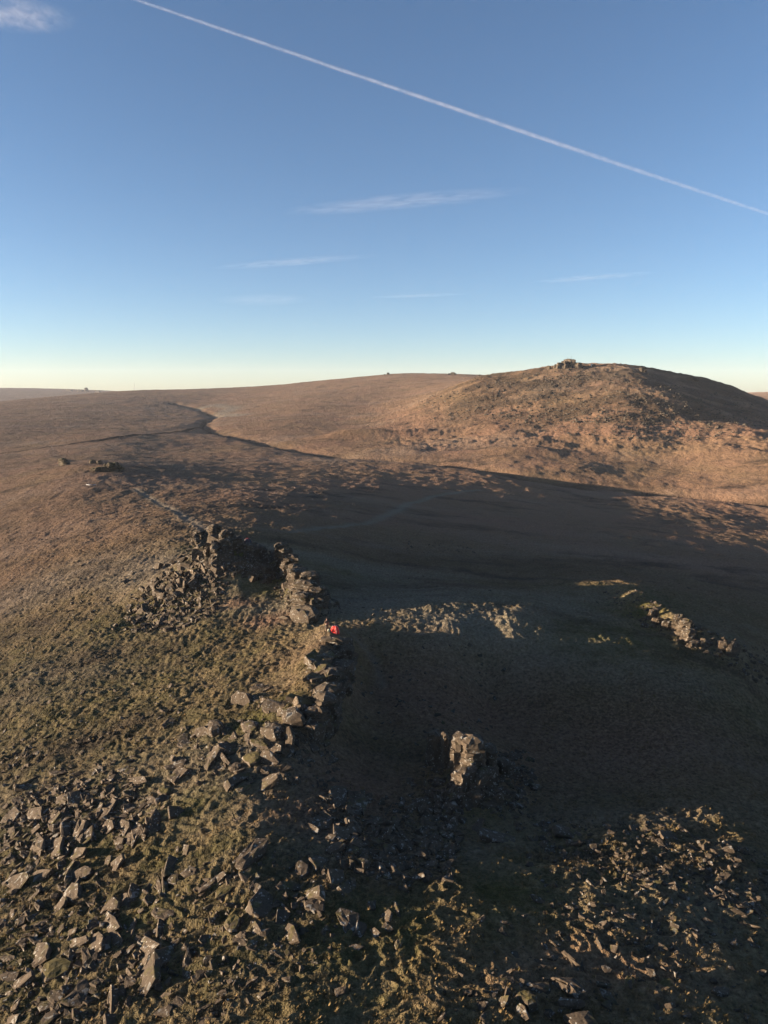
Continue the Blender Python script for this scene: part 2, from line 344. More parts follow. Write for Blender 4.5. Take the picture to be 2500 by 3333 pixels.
# ------------------------------------------------------------------ the ground sheet (polar grid round the camera)
def build_ground():
    az_in = np.arange(-R(33), R(33) + 1e-6, R(0.078))
    st = np.concatenate([np.arange(R(0.5), R(12), R(.6)), np.arange(R(12), R(147) - R(1), R(2.5))])
    az = np.concatenate([-R(33) - st[::-1], az_in, R(33) + st])
    rr = np.concatenate([[2, 8, 14, 19], np.geomspace(23, 430, 930), np.geomspace(432, 9600, 640)])
    AZ, RR = np.meshgrid(az, rr, indexing='ij'); X = (np.sin(AZ) * RR).ravel(); Y = (np.cos(AZ) * RR).ravel()
    Z = terrain_z(X, Y); na, nr = AZ.shape
    rho = RR.ravel(); azf = AZ.ravel()
    # masks
    px, py = proj(np.stack([X, Y, Z], 1)); front = Y > 5
    g = np.zeros_like(X); p = np.zeros_like(X); b = sst(105, 260, rho) * .75; a = np.zeros_like(X)
    near = rho < 420
    def spot(cx, cy, sx, sy, amt=1.0):
        c = hit([cx], [cy])[0]
        return amt * np.exp(-((X - c[0]) / sx) ** 2 - ((Y - c[1]) / sy) ** 2)
    for s in [(950,1880,5,6,1),(870,1920,4,4,.7),(760,1800,8,5,.8),(650,1780,5,5,.7),(880,2300,4,3,.9),(820,2360,4,2.2,1.1),(640,2600,3.5,3,.6),(1160,2180,2.5,5,.3),
              (150,2700,5,4,.5),(300,2760,4,3,.5),(100,3100,6,4,.4),(1250,3000,6,4,.55),(1600,2900,6,5,.5),(500,2900,4,4,.4),(2000,2080,12,7,.7),(2100,1990,5,4,.8),(450,2000,9,6,.4),(350,2250,10,8,.25),
              (1500,2620,5,4,.5),(1000,2150,3,3,.5)]:
        g = np.maximum(g, spot(*s))
    for s in [(1150,2560,7,9,.9),(1000,2640,5,4,.8),(1500,2300,22,12,.8),(2000,2450,22,12,.8),(870,2020,5,3,.9),(780,1960,4,2.5,.9),(1900,3150,8,4,.6),(1250,2800,5,4,.5)]:
        b = np.maximum(b, spot(*s))
    def linef(L, wd, mx=1.0):
        out = np.zeros_like(X); m_ = front & (np.abs(azf) < R(40))
        d, t = dline(X[m_], Y[m_], L); out[m_] = mx * np.exp(-(d / wd) ** 2); return out
    p = np.maximum(p, linef(PATH_A, 1.5, 1.4).clip(0, 1)); p = np.maximum(p, linef(PATH_B, 1.9, 1.0)); p = np.maximum(p, linef(PATH_D, 18, 1.0)); b = b * (1 - .8 * p); p = np.maximum(p, linef(PATH_C, .6, .6))
    a = np.maximum(a, linef(DITCH, 5.0, 1.6).clip(0, 1)); a = np.maximum(a, linef(STREAM, 6, .9))
    a = np.maximum(a, spot(1150, 1640, 30, 12, .35)); a = np.maximum(a, spot(1800, 1850, 30, 16, .45)); a = np.maximum(a, spot(1400,1820,22,10,.4))
    for s_ in [(1250,2720,8,9,.7),(1500,2450,24,14,.45),(1950,2350,26,14,.45),(950,2900,6,6,.55),(200,2650,6,4,.6),(250,3000,6,6,.45),(700,2470,5,3,.5),(2200,2750,10,6,.4)]:
        a = np.maximum(a, spot(*s_))
    hillm = (py < 1420) & (py > 1190) & (px > 1250) & (rho > 600) & (rho < 1300) & front
    q = fbm(X / 60, Y / 40, 4, 77)
    a = np.where(hillm, np.maximum(a, np.clip(q * 2.4 + .75, 0, .95) * sst(1430, 1330, py) * sst(1200, 1600, px)), a)
    b = np.where(hillm, .9 - .25 * sst(1400, 1280, py), b)
    mask = np.stack([g, p, b, a], 1).astype(np.float32)
    # faces, split between ground, hill, distant hill and paths
    i = np.arange(na - 1)[:, None]; j = np.arange(nr - 1)[None, :]
    v0 = (i * nr + j).ravel(); quads = np.stack([v0, v0 + 1, v0 + nr + 1, v0 + nr], 1)
    fa_ = azf[v0]; frho = rho[v0]
    saz = np.arctan2(STREAM[:, 0], STREAM[:, 1]); srh = np.hypot(STREAM[:, 0], STREAM[:, 1])
    o_ = np.argsort(saz); lim = np.interp(fa_, saz[o_], srh[o_])
    kind = np.zeros(len(v0), int)
    kind[(frho > lim) & (frho < 1750) & (fa_ > R(-9)) & (fa_ < R(34))] = 1
    kind[(frho > 3600)] = 2
    kind[(mask[v0, 1] > .45)] = 3
    V = np.stack([X, Y, Z], 1).astype(np.float32)
    for k, nm in enumerate(['ground', 'hill', 'distant_hill', 'path']):
        q_ = quads[kind == k]; used, inv = np.unique(q_, return_inverse=True); q_ = inv.reshape(-1, 4)
        me = bpy.data.meshes.new(nm); me.vertices.add(len(used)); me.vertices.foreach_set('co', V[used].ravel())
        me.loops.add(q_.size); me.loops.foreach_set('vertex_index', q_.ravel().astype(np.int32))
        me.polygons.add(len(q_)); me.polygons.foreach_set('loop_start', np.arange(0, q_.size, 4, dtype=np.int32))
        me.polygons.foreach_set('loop_total', np.full(len(q_), 4, np.int32))
        me.update(); me.polygons.foreach_set('use_smooth', np.ones(len(q_), bool))
        at = me.attributes.new('mask', 'FLOAT_COLOR', 'POINT'); at.data.foreach_set('color', mask[used].ravel())
        me.materials.append(M_GROUND); o = bpy.data.objects.new(nm, me); COL.objects.link(o); o['kind'] = 'structure'
build_ground()

# ------------------------------------------------------------------ rock geometry
def slab_geo(poly3, nrm, thick, rnd, rounded=0.0):
    """poly3: outline of the main face (world), nrm: its normal; returns verts, faces of a weathered block."""
    P3 = np.array(poly3); c = P3.mean(0); nrm = np.array(nrm) / np.linalg.norm(nrm)
    per = np.linalg.norm(np.roll(P3, -1, 0) - P3, axis=1); size = max(per.sum() / 4, .15)
    out = []
    for k in range(len(P3)):
        a = P3[k]; b = P3[(k + 1) % len(P3)]; m = 1 if per[k] < size * .7 else 3 if per[k] > size * 1.8 else 2
        for q in range(m):
            t = q / m; pt = a + (b - a) * t
            if q: pt = pt + (pt - c) * rnd.uniform(-.03, .07)
            elif rounded: pt = pt + (c - pt) * rounded * .35
            out.append(pt)
    ring = c + (np.array(out) - c) * (1.16 + .04 * rounded); N_ = len(ring); thick = max(thick, .08)
    j = lambda s: rnd.normal(0, s, (N_, 3)) * size * .03
    tap = rnd.uniform(.93, 1.08)
    rings = [c + (ring - c) * (.55 - .1 * rounded) + nrm * size * (.015 + .07 * rounded) + j(.8),
             c + (ring - c) * (.93 - .10 * rounded) + nrm * 0.0 + j(.6),
             c + (ring - c) * 1.0 - nrm * thick * (.10 + .12 * rounded) + j(.4),
             c + (ring - c) * tap - nrm * thick * .5 + j(1.0),
             c + (ring - c) * tap * (.95 - .12 * rounded) - nrm * thick * .9 + j(1.0),
             c + (ring - c) * .6 - nrm * thick * 1.0 + j(1.0)]
    V = np.concatenate([[c + nrm * size * (.02 + .08 * rounded)]] + rings + [[c - nrm * thick * 1.05]])
    F = []
    for k in range(N_): F.append((0, 1 + k, 1 + (k + 1) % N_))
    for r_ in range(5):
        o1 = 1 + r_ * N_; o2 = o1 + N_
        for k in range(N_):
            k2 = (k + 1) % N_; F.append((o1 + k, o2 + k, o2 + k2)); F.append((o1 + k, o2 + k2, o1 + k2))
    o1 = 1 + 5 * N_; last = len(V) - 1
    for k in range(N_): F.append((o1 + (k + 1) % N_, o1 + k, last))
    return V, F
def fix_winding(V, F):
    # signed volume decides whether the faces point outward
    V = np.asarray(V); T = np.array([f[:3] for f in F]); a, b, c = V[T[:, 0]], V[T[:, 1]], V[T[:, 2]]
    cc = V.mean(0)
    if np.einsum('ij,ij->i', a - cc, np.cross(b - cc, c - cc)).sum() < 0: F = [tuple(reversed(f)) for f in F]
    return F
def rnd_rock(c, size, flat, rnd, tilt=.35, yaw=None):
    """free angular rock: polygon slab with random aspect"""
    nn = rnd.integers(4, 7); an = np.sort(rnd.uniform(0, 2 * np.pi, nn) * .3 + np.arange(nn) * 2 * np.pi / nn)
    asp = rnd.uniform(.4, .95); yaw = rnd.uniform(0, 2 * np.pi) if yaw is None else yaw
    rad = size * .5 * rnd.uniform(.75, 1.15, nn)
    lp = np.stack([np.cos(an) * rad, np.sin(an) * rad * asp, np.zeros(nn)], 1)
    nrm = np.array([rnd.normal(0, tilt), rnd.normal(0, tilt), 1.0]); nrm /= np.linalg.norm(nrm)
    u = np.cross([math.sin(yaw), -math.cos(yaw), 0], nrm); u /= np.linalg.norm(u); v = np.cross(nrm, u)
    th = size * flat
    P3 = c + lp[:, :1] * u + lp[:, 1:2] * v + nrm * th * .45
    return slab_geo(P3, nrm, th, rnd)

# ------------------------------------------------------------------ traced rocks
TRACED = """
A L : 605,680 770,605 810,700 690,845
A L : 770,480 890,430 920,600 800,640 750,600
A L : 70,720 200,600 250,680 150,830 0,830
A L : 400,640 540,620 545,740 430,850 320,810
A L : 1350,555 1390,570 1290,760 1250,790
A L : 1500,490 1560,530 1440,700 1345,765 1400,650
A R : 840,825 960,830 930,1040 875,1090 835,1030
A L : 1050,790 1150,810 1060,1000 970,1110 930,1080
A L : 1130,970 1230,870 1220,1020 1100,1130 1045,1110
A L : 350,1000 510,840 530,880 390,1015
A L : 400,1020 500,965 580,1050 550,1165 420,1170 330,1130
A L : 720,1060 830,1030 790,1220 700,1250 670,1200
A F : 160,500 250,460 340,500 230,585 170,545
A L : 1370,850 1440,780 1510,800 1520,880 1440,960 1385,900
A R : 210,300 440,310 540,350 400,380 220,350
A R : 920,410 1080,400 1100,480 1060,560 930,540
A L : 640,430 790,320 780,400 650,510
A R : 300,290 500,190 520,200 350,310
A F : 750,820 900,680 1000,740 870,800 760,980 740,880
A L : 1010,640 1060,640 1070,780 1030,820
A L : 1040,620 1200,540 1200,570 1050,650
A R : 1090,430 1130,440 1170,520 1130,540
A L : 1350,400 1400,390 1410,470 1345,490
A L : 990,290 1030,225 1130,270 1110,310
A L : 1050,370 1080,345 1145,360 1100,390
A F : 1260,80 1340,45 1385,60 1380,110 1300,125
A F : 670,130 900,100 950,120 850,150 700,160
A L : 70,940 180,880 190,960 150,1030 60,1080
A L : 180,340 210,340 205,410 165,390
A L : 0,640 90,560 100,590 60,640 0,680
A R : 430,440 560,430 545,520 470,480
A F : 620,320 740,290 770,320 650,350
A F : 1090,740 1160,700 1240,730 1220,790 1120,790
A L : 850,620 900,600 1030,570 1035,600 930,625
A F : 0,1160 90,1120 150,1130 60,1210 0,1240
A L : 800,450 820,410 890,380 870,430
A F : 620,1060 700,1020 710,1070 640,1110
A F : 1230,960 1290,970 1300,1050 1240,1040
B L : 300,900 400,790 480,820 490,880 410,1000 320,970
B L : 480,780 530,710 550,800 510,840
B R : 710,950 720,880 860,640 940,780 840,890
B L : 680,830 830,690 800,760 710,880
B F : 530,910 600,840 700,890 680,950 590,1050 540,1140
B L : 710,490 780,460 855,500 830,590 750,560
B R : 860,490 950,440 1060,470 990,550 900,600
B R : 1045,600 1180,600 1240,650 1200,700 1060,740
B L : 410,1090 450,960 520,960 520,1050 480,1095
B L : 270,1060 350,1015 415,1030 400,1090 310,1115
B R : 430,400 560,380 660,410 665,450 560,460 450,430
B L : 430,250 560,200 690,205 700,260 560,275
B L : 1030,200 1150,80 1280,110 1180,200 1110,265
B F : 980,50 1100,30 1230,30 1220,70 1080,80 980,70
B F : 350,100 470,50 550,100 480,160 400,130
B M : 900,350 970,300 1060,350 1090,400 1000,430 890,400
B R : 440,590 560,560 630,590 620,670 500,680 440,640
B F : 550,780 620,740 660,790 580,810
B F : 365,730 430,690 480,720 440,770 380,770
B L : 240,390 270,335 300,360 280,410
B L : 1130,1240 1130,1150 1160,1140 1160,1240
B L : 1210,1240 1240,1120 1300,1130 1270,1244
B F : 310,1140 360,1110 440,1130 390,1180 340,1190
B L : 720,660 850,640 800,700 730,680
B L : 900,640 960,590 980,600 910,660
B L : 610,680 670,670 670,700 630,735
C L : -60,600 0,490 180,380 340,340 350,400 240,540 60,600
C L : 320,500 460,330 600,290 660,310 580,380 400,530
C F : 340,290 380,220 480,260 440,310 350,345
C L : 450,210 530,90 520,180 490,260
C L : 785,480 830,370 990,160 1000,190 920,330 890,450
C R : 900,350 1010,190 1070,200 1030,400 900,510 880,480
C L : 990,330 1140,245 1220,290 1200,340 1000,470
C L .7 : 855,610 970,480 1050,490 1040,650 960,690 870,680
C R : 780,200 870,140 890,200 840,310 790,270
C L : 890,60 1000,0 1140,0 1100,80 980,140 900,110
C L : 780,130 800,50 870,-20 910,20 870,100 790,150
C L : 1330,930 1450,840 1540,940 1590,1050 1480,1130 1370,1020
C L : 1430,760 1520,670 1580,730 1560,800 1430,830 1350,900 1400,790
C L : 1500,200 1630,90 1650,150 1560,290 1510,310
C L : 1410,220 1430,140 1490,110 1480,190 1440,270
C L : 690,830 760,770 840,660 880,690 860,760 730,880 660,910
C F : 470,1020 600,970 640,960 570,1040 490,1100 460,1060
C F : 20,170 150,90 200,150 190,190 60,220
C F : -40,960 60,960 100,1010 60,1060 -40,1090
C L : 450,740 480,740 530,780 520,830 480,810
C R : 520,700 640,740 620,790 560,800 480,730
C R : 370,930 440,900 560,870 430,1000 380,970
C F : 240,950 330,920 320,1010 240,1040
C L : 120,930 150,830 190,830 180,930
C R : 1170,1050 1330,940 1350,1040 1200,1130
C L : 850,1190 940,1110 1030,1070 1000,1140 890,1200
C L : 330,740 520,560 510,600 380,750
C F : 240,880 330,770 330,820 260,920
C F : 690,630 790,610 770,660 690,665
C F : 780,500 860,520 840,580 800,560
C L : 900,940 990,830 990,880 930,930
C F : 580,130 660,20 650,120 600,150
D R : 975,330 1040,100 1150,150 1140,230 1090,340 990,360
D L : 855,380 880,370 920,500 920,610 890,620 860,500
D R : 950,300 970,430 1010,480 1045,630 990,735 960,660 950,500
D R : 500,590 530,480 640,540 605,710 520,700
D L : 355,720 370,630 470,615 490,700 460,810 390,800
D R : 710,680 760,610 880,670 840,730 760,750
D F : 1020,430 1060,370 1150,350 1150,430 1130,480 1030,460
D F : 810,870 850,800 960,820 1100,840 1100,900 970,950 850,910
D L : 450,1230 480,1100 560,950 590,980 540,1150 500,1244
D R : 885,1180 895,1040 960,1010 985,1080 960,1180
D L : 790,1150 820,1080 870,1090 870,1170
D F : 1450,600 1440,550 1560,470 1659,380 1659,450 1540,540
D F : 1200,340 1310,240 1400,280 1380,340 1250,370
D L : 1150,1200 1220,1090 1280,1120 1210,1200
D R : 690,550 770,480 820,490 750,590
D M : 1270,590 1280,480 1340,480 1340,600
E L : 1110,150 1200,60 1330,10 1380,90 1340,190 1240,260 1160,210
E L : 895,150 1000,90 1150,60 1150,110 1060,160 930,210
E L : 440,290 500,170 610,150 640,210 600,330 450,450
E M .9 : 560,600 590,400 750,330 1000,390 950,520 750,620 600,650
E F : 835,920 1000,780 1060,670 1160,640 1200,780 1080,970 940,960
E F : 640,860 690,790 800,790 870,830 820,910 720,970
E F : 510,1010 560,940 690,950 730,990 600,1050 540,1060
E F : 540,1200 620,1110 720,1050 780,1110 640,1244 530,1270
E L : 80,780 230,650 400,540 400,600 260,730 130,780
E F : 0,580 100,540 260,540 180,610 40,650
E L : 10,950 60,800 140,800 110,900
E L : 50,1244 60,1160 250,1110 200,1230
E L : 50,1130 250,920 200,1040 80,1130
E F : 0,350 70,280 200,330 180,390 60,410
E F : 1110,230 1180,220 1240,260 1380,220 1360,400 1280,500 1180,510 1130,440
E L : 1450,1070 1450,900 1490,730 1510,740 1505,1080
E R : 1510,740 1590,850 1580,1000 1530,1100 1505,1080
E F : 200,170 280,80 380,80 320,160
E L : 865,720 900,630 935,600 900,700 890,790
E R : 1430,1110 1600,1110 1560,1260 1440,1260
E L : 750,1040 800,970 870,960 870,1000 810,1070
E F : 890,1150 950,1080 1000,1130 960,1190
E F : 100,480 200,400 240,420 180,480
E F : 440,110 600,60 590,130 470,150
E R : 1410,220 1440,60 1490,60 1500,200
E F : 860,280 920,240 990,290 940,330
F L : 590,850 640,400 660,350 790,240 820,260 830,600 700,730
F L : 240,60 300,0 340,10 400,90 370,150 270,210
F L : 580,180 640,100 720,70 880,160 800,240 700,260
F L : 385,290 450,230 550,165 560,200 480,280 400,310
F L : 430,490 470,480 520,560 480,590 430,560
F F : 440,700 460,610 560,590 600,600 590,700 450,740
F R : 830,700 870,650 940,700 980,760 920,790 850,770
F L : 890,900 980,820 1060,830 1050,880 960,910 910,990
F F : 1080,950 1150,870 1200,900 1290,1040 1280,1070 1180,1030 1090,990
F F : 840,1100 900,1050 1060,970 1080,1010 1040,1100
F F : 1225,560 1230,400 1290,230 1330,330 1330,560 1250,595
F L : 1300,200 1380,310 1360,330 1290,240
F L : 1010,120 1060,60 1100,100 1130,210 1050,160
F R : 850,270 1080,180 1110,380 1000,400 850,500
F R : 320,780 450,760 460,920 430,960 320,950
F R : 550,290 590,260 660,300 640,340 580,340
F R : 1450,100 1480,50 1600,40 1580,100 1500,160
F F : 1360,1110 1450,1030 1600,960 1560,1010 1420,1090
F F : 1380,1220 1450,1160 1600,1130 1560,1244
F F : 570,100 600,40 660,70 610,110
F R : 880,520 970,490 1080,540 980,640 890,620
F R : 345,430 470,430 460,480 360,490
F F : 1450,420 1490,380 1540,420 1480,450
G B 1.3 : 685,230 740,180 850,155 940,180 935,260 890,300 770,350 700,290
G S .9 : 560,370 570,310 680,270 760,360 680,450 600,410
G B 1.0 : 1155,220 1190,180 1450,200 1410,290 1320,330 1180,290
G F : 330,490 400,450 540,470 530,590 430,550 340,520
G L .7 : 640,770 720,600 860,530 880,580 760,760 730,830
G L .5 : 875,610 900,595 1020,750 1000,770 930,720
G R : 890,500 1000,480 1150,560 1180,620 1050,600 900,540
G S .3 : 1015,470 1080,340 1140,460
G S .9 : 1380,800 1480,600 1560,610 1659,740 1659,770 1500,820
G L : 1500,590 1659,520 1659,600
G M : 1180,680 1290,610 1450,620 1380,740 1290,770
G L : 820,840 860,770 950,850 920,890
G B : 1020,850 1050,770 1150,740 1190,800 1100,860
G F : 235,750 260,690 350,670 440,710 400,780 280,780
G F : 150,800 250,775 400,780 400,820 180,830
G F : 200,940 320,860 430,820 460,880 370,930 280,1010
G R : 120,240 220,150 320,160 300,200 150,275
G R .8 : 1010,980 1150,900 1290,890 1290,960 1170,1000 1050,1060
G L : 970,1080 1010,1010 1060,1070 1030,1150
G M : 1090,1100 1150,1040 1290,1010 1330,1060 1250,1130 1130,1150
G L .6 : 1315,1140 1400,1040 1580,920 1659,910 1659,970 1500,1090 1350,1190
G L : 695,560 710,530 750,540 740,580
G L : 1210,390 1240,360 1290,370 1270,490 1220,470
G M : 1290,430 1420,420 1560,520 1540,550 1300,490
G L : 870,460 960,480 920,500 890,500
G M : 50,1120 120,1050 230,1090 220,1150 110,1160
G M : 370,240 450,240 450,330 370,350
G F : 320,420 400,360 460,360 450,440 340,450
G L : 310,90 330,50 360,90
G R : 930,330 990,270 1070,300 1040,370 950,360
H S 1.2 : 10,420 20,280 100,215 200,240 240,330 245,450 100,450
H F .9 : 430,390 500,310 640,340 780,380 720,440 620,520 500,490
H B 1.2 : 670,520 760,430 900,390 970,470 970,590 800,600
H S : 820,610 970,600 1080,690 1080,720 830,650
H B 1.0 : 380,710 520,630 700,630 710,680 600,800 470,760
H S .6 : 740,1050 760,720 790,710 830,830 820,1050 770,1060
H R : 800,740 870,830 860,1000 820,1040
H R : 855,760 900,730 1060,820 1040,850 950,820
H F : 840,830 880,800 930,880 920,940 860,900
H L : 470,1010 620,915 670,950 660,1020 560,1030
H L : 860,1080 900,1060 980,1170 960,1190
H R : 930,1070 1040,1150 1030,1180 980,1190
H R : 1040,890 1120,860 1200,990 1120,1010
H F : 270,300 300,260 390,280 370,340 290,330
H L : 385,330 420,290 470,310 420,360
H R : 980,530 1010,470 1090,480 1110,600 1080,670 1000,600
H F : 1280,1130 1340,1090 1460,1110 1400,1160 1290,1160
H F : 270,160 340,110 430,100 440,180 300,180
H R : 940,820 1010,850 1010,900 950,870
I F .8 : 300,1230 430,1060 560,950 700,960 650,1060 500,1230 380,1340 290,1290
I F : 1280,720 1400,640 1560,720 1540,800 1420,820
I F : 1420,570 1480,560 1560,640 1565,700 1430,640
I L : 1220,830 1260,740 1390,820 1370,865 1290,850
I F : 250,690 330,650 370,660 290,710
Q R : 780,440 880,445 885,560 820,555 785,520
Q R : 900,470 945,465 945,510 905,515
Q R : 945,520 1000,490 1030,510 1010,590 945,580
Q R : 900,520 940,520 935,570 900,560
Q R : 895,560 930,570 925,640 890,610
Q R : 890,650 930,640 985,720 975,750 900,690
Q F : 1480,375 1510,370 1530,420 1500,440
Q L : 1520,475 1550,470 1600,510 1590,525 1530,505
Q R : 1490,520 1530,580 1520,610 1490,590
Q L : 1385,660 1405,655 1400,720 1380,740
Q R : 1400,740 1430,700 1500,710 1480,760 1420,785
Q F : 1415,840 1450,800 1520,820 1510,870 1430,885
Q L : 1485,790 1510,785 1515,830 1500,840
Q R : 1145,830 1200,825 1215,850 1185,880 1150,870
Q R : 900,850 1010,855 1030,890 1000,915 915,905
Q R : 1045,880 1080,870 1100,900 1060,915
Q R : 1115,870 1180,890 1170,915 1120,910
Q F : 1210,915 1330,890 1335,910 1240,930
Q L : 1340,870 1370,875 1365,915
Q L : 1295,1075 1320,1045 1395,1020 1405,1045 1340,1075 1300,1095
Q L : 1300,940 1325,935 1335,975 1305,980
Q R : 1375,900 1410,895 1400,990 1380,1000
Q R : 1455,455 1520,455 1520,475 1460,480
Q R : 850,930 880,940 900,990 880,1000 850,960
Q R : 1165,755 1210,770 1200,800 1150,790
Q F : 1570,430 1610,420 1600,450
J R : 340,250 400,220 490,190 600,260 540,330 430,405 370,310
J R .8 : 480,620 570,530 620,450 760,560 815,660 700,810 600,810 520,760
J L : 480,430 560,390 620,430 600,480 560,520 490,480
J M : 110,950 210,820 340,840 320,930 220,1050 150,1030
J L : 470,1000 540,910 620,1050 510,1065
J F : 280,1100 350,1050 400,1120 420,1220 340,1240 310,1150
J R : 830,1030 850,760 1020,790 900,980
J L : 930,1040 990,945 1050,970 1110,1160 1000,1200 940,1110
J L .6 : 1175,580 1250,500 1390,420 1400,560 1200,610
J F : 1215,640 1300,600 1450,595 1450,750 1340,760 1230,720
J R : 850,420 900,370 1030,370 1180,440 1180,490 1040,470 880,460
J L : 1240,30 1290,60 1370,160 1350,170
J R : 1290,50 1380,20 1520,70 1450,150 1370,170
J F : 1090,250 1115,70 1250,150 1230,250 1150,310
J L : 850,650 900,650 1000,770 960,770
J R : 140,280 230,280 270,350 170,400
J L : -30,330 100,240 135,280 40,370 -40,380
J M : 0,510 100,440 260,440 180,520 0,590
J R : 800,1200 870,1180 890,1244 820,1244
J F : 800,120 870,100 900,130 840,190
K R : 90,620 270,640 290,740 190,870 130,870
K R : 230,850 370,760 390,950 300,970
K R : 380,750 440,740 450,850 400,900
K R : 160,20 350,70 340,200 290,220 170,170
K R : 980,260 1130,270 1130,310 980,290
K R : 970,110 1010,120 1000,200
K R : 620,1060 720,1040 710,1140 650,1150
K L : 940,1060 985,1060 1040,1240 1010,1250 960,1130
M L : 780,130 890,40 915,80 890,190 810,200
M F : 190,90 250,30 480,100 480,200 430,330 360,450 300,330
M R : 480,200 590,240 590,300 530,380 450,350
M L : 640,320 700,290 770,350 700,420
M F : 800,290 860,210 950,300 900,330
M F : 360,530 450,510 550,540 440,600
M M : 980,560 980,470 1050,415 1090,480 1060,530 1000,590
M F : 170,1110 310,1080 290,1160 180,1200
M L : 100,150 150,190 130,230
N B 1.1 : 300,820 350,785 530,780 630,860 630,960 500,1020 440,950
N L : 260,900 300,850 340,930 430,1000 480,1150 440,1170 340,1090 290,1000
N B 1.2 : 780,580 900,590 1130,600 1300,740 1340,850 1200,890 1080,870 1000,800 1000,680 900,630 790,620
N L : 810,660 880,660 1000,720 1010,800 900,750 830,710
N B : 860,920 900,865 1050,890 1300,930 1280,980 1060,1020 900,1000
N B 1.3 : 940,1090 1120,1050 1330,1030 1450,1190 1500,1260 1350,1330 1050,1300
N L : 40,1000 130,880 220,870 210,930 150,1020 90,1040
N L : 350,650 400,630 440,660 410,770 370,730
N B : 430,690 600,670 810,670 820,790 640,810 500,780
N F : 120,640 210,600 290,610 310,680 230,710
N L : 90,600 260,500 270,530 160,630
N L : 510,380 560,365 670,370 670,420 600,430
N L : 950,280 990,260 1100,360 1160,430 1130,440 1000,350
N L : 1200,560 1205,450 1222,370 1230,500 1220,570
N R : 1480,770 1600,810 1700,960 1620,950 1530,860
N F : 670,1050 800,1040 850,1090 790,1130
N F : 0,870 60,760 100,780 60,860 0,940
N F : 260,260 350,270 370,370 330,360
N F : 1490,460 1540,450 1630,510 1600,550 1530,540
N L : 880,1050 930,1050 940,1090 890,1080
N L : 1340,100 1400,40 1400,80 1370,130
N L : 890,20 910,15 940,80 920,75
N R : 770,350 830,310 900,320 870,370
O L : 520,410 560,420 700,530 690,545 600,490
O L : 690,580 730,570 850,750 790,730
O L : 890,680 930,690 1040,800 1020,815 930,740
O L : 585,730 610,720 660,850 640,855
O F : 720,870 800,850 820,890 750,920
O L : 820,900 835,880 850,1010 830,1010
O L : 910,1080 960,960 970,970 920,1090
O L : 215,910 240,920 290,1040 260,1030
O L : 290,1150 400,1120 420,1230 350,1230
O L : 800,580 890,580 880,600 820,595
O L : 1110,685 1150,685 1220,725 1190,725
O L : 0,1140 100,1140 60,1180 10,1160
O F : 570,620 610,600 740,700 720,730 640,690
O L : 1560,845 1659,880 1659,900
O R : 210,430 350,440 330,500 250,490
O R : 340,530 390,480 440,510 430,550
P L : 555,330 635,308 640,320 560,350
P R : 510,230 540,225 700,290 700,305 600,290 530,270
P R : 110,240 200,260 285,290 280,313 200,310 120,270
P F : 50,300 60,240 100,190 125,195 100,250 80,290
P L : 730,470 745,470 790,520 775,520
P L : 890,525 895,490 903,530
P L : 970,560 1020,590 1025,605 975,570
P L : 1115,545 1160,550 1160,575 1135,570
P L : 1425,595 1455,655 1445,655
P L : 1505,590 1565,585 1570,610 1530,610
P L : 1420,735 1470,740 1600,770 1550,775
P L : 475,650 498,645 500,670 480,670
P F : 375,600 400,600 450,630 450,650 400,635
P L : 755,895 760,870 840,875 830,910
P L : 970,960 1020,925 1015,940
P L : 805,965 845,920 840,940
P F : 980,1010 1040,980 1050,1010 1010,1050
P M : 885,1060 900,1035 940,1050 930,1090 895,1095
P M : 1055,1090 1100,1045 1160,1070 1150,1110 1080,1120
P R : 1365,1120 1380,1095 1450,1105 1440,1140
P R : 740,1070 850,1090 840,1105 745,1085
P R : 915,225 960,220 970,240 930,260
P R : 1080,255 1150,265 1160,295 1100,290
P R : 1180,600 1240,600 1230,630
U B 2.4 : 400,110 510,85 630,95 640,160 590,200 520,230 480,270 400,230
U S 1.8 : 150,260 260,230 265,320 270,345 170,390 145,360
U S 1.6 : 260,210 370,190 350,300 270,330
U S 1.6 : 365,230 480,250 490,320 460,370 370,365
U S : 595,165 645,165 645,210 598,210
U R 1.2 : 650,180 820,185 900,290 880,320 720,280 640,240
U F : 560,280 620,235 720,250 700,290 600,310
U S 1.5 : 700,300 850,290 860,350 830,480 780,500 640,470 700,350
U R 1.0 : 510,380 600,330 700,320 640,470 560,520 500,500
U F : 860,340 920,330 970,370 970,440 880,450 840,400
U L : 270,450 360,395 370,450 310,475
U L : 270,400 340,320 360,360 300,410
U L 1.0 : 380,740 560,600 570,700 470,790 410,780
U F : 310,860 440,780 520,800 510,860 400,880
U S : 320,890 400,880 480,900 470,960 370,980
U R : 130,480 200,420 240,430 170,500
U F : 30,580 60,520 130,520 110,570 40,610
U R : 980,470 1050,480 1040,540 970,520
U R : 1140,540 1240,510 1330,540 1330,600 1160,610
U R : 860,700 950,680 990,730 950,770 870,760
U L : 1080,740 1140,750 1185,815 1170,825 1100,790
U S : 165,790 240,780 245,850 190,890
U L : 80,870 130,815 155,840 110,890
U L : 460,1080 500,1040 550,1080 500,1125
U L : 430,1060 450,1000 475,1020 470,1060
U R : 1180,430 1300,420 1340,450 1290,500 1200,480
U R : 1350,450 1470,500 1400,560 1340,530
U L : 1270,930 1295,880 1330,930 1320,950
U R : 400,560 500,540 490,600 430,620
W S : 600,300 610,220 660,160 700,165 680,250 670,290
W S : 790,260 800,170 850,150 930,190 900,220 830,250
W L : 820,300 870,240 900,240 850,320
W R : 950,280 980,290 1060,245 1090,260 1000,340
W L : 150,380 200,330 270,280 290,300 260,350 160,390
W R : 150,440 200,390 250,420 220,460 170,470
W S 1.2 : 590,550 640,570 750,620 740,700 650,715 620,690 600,620
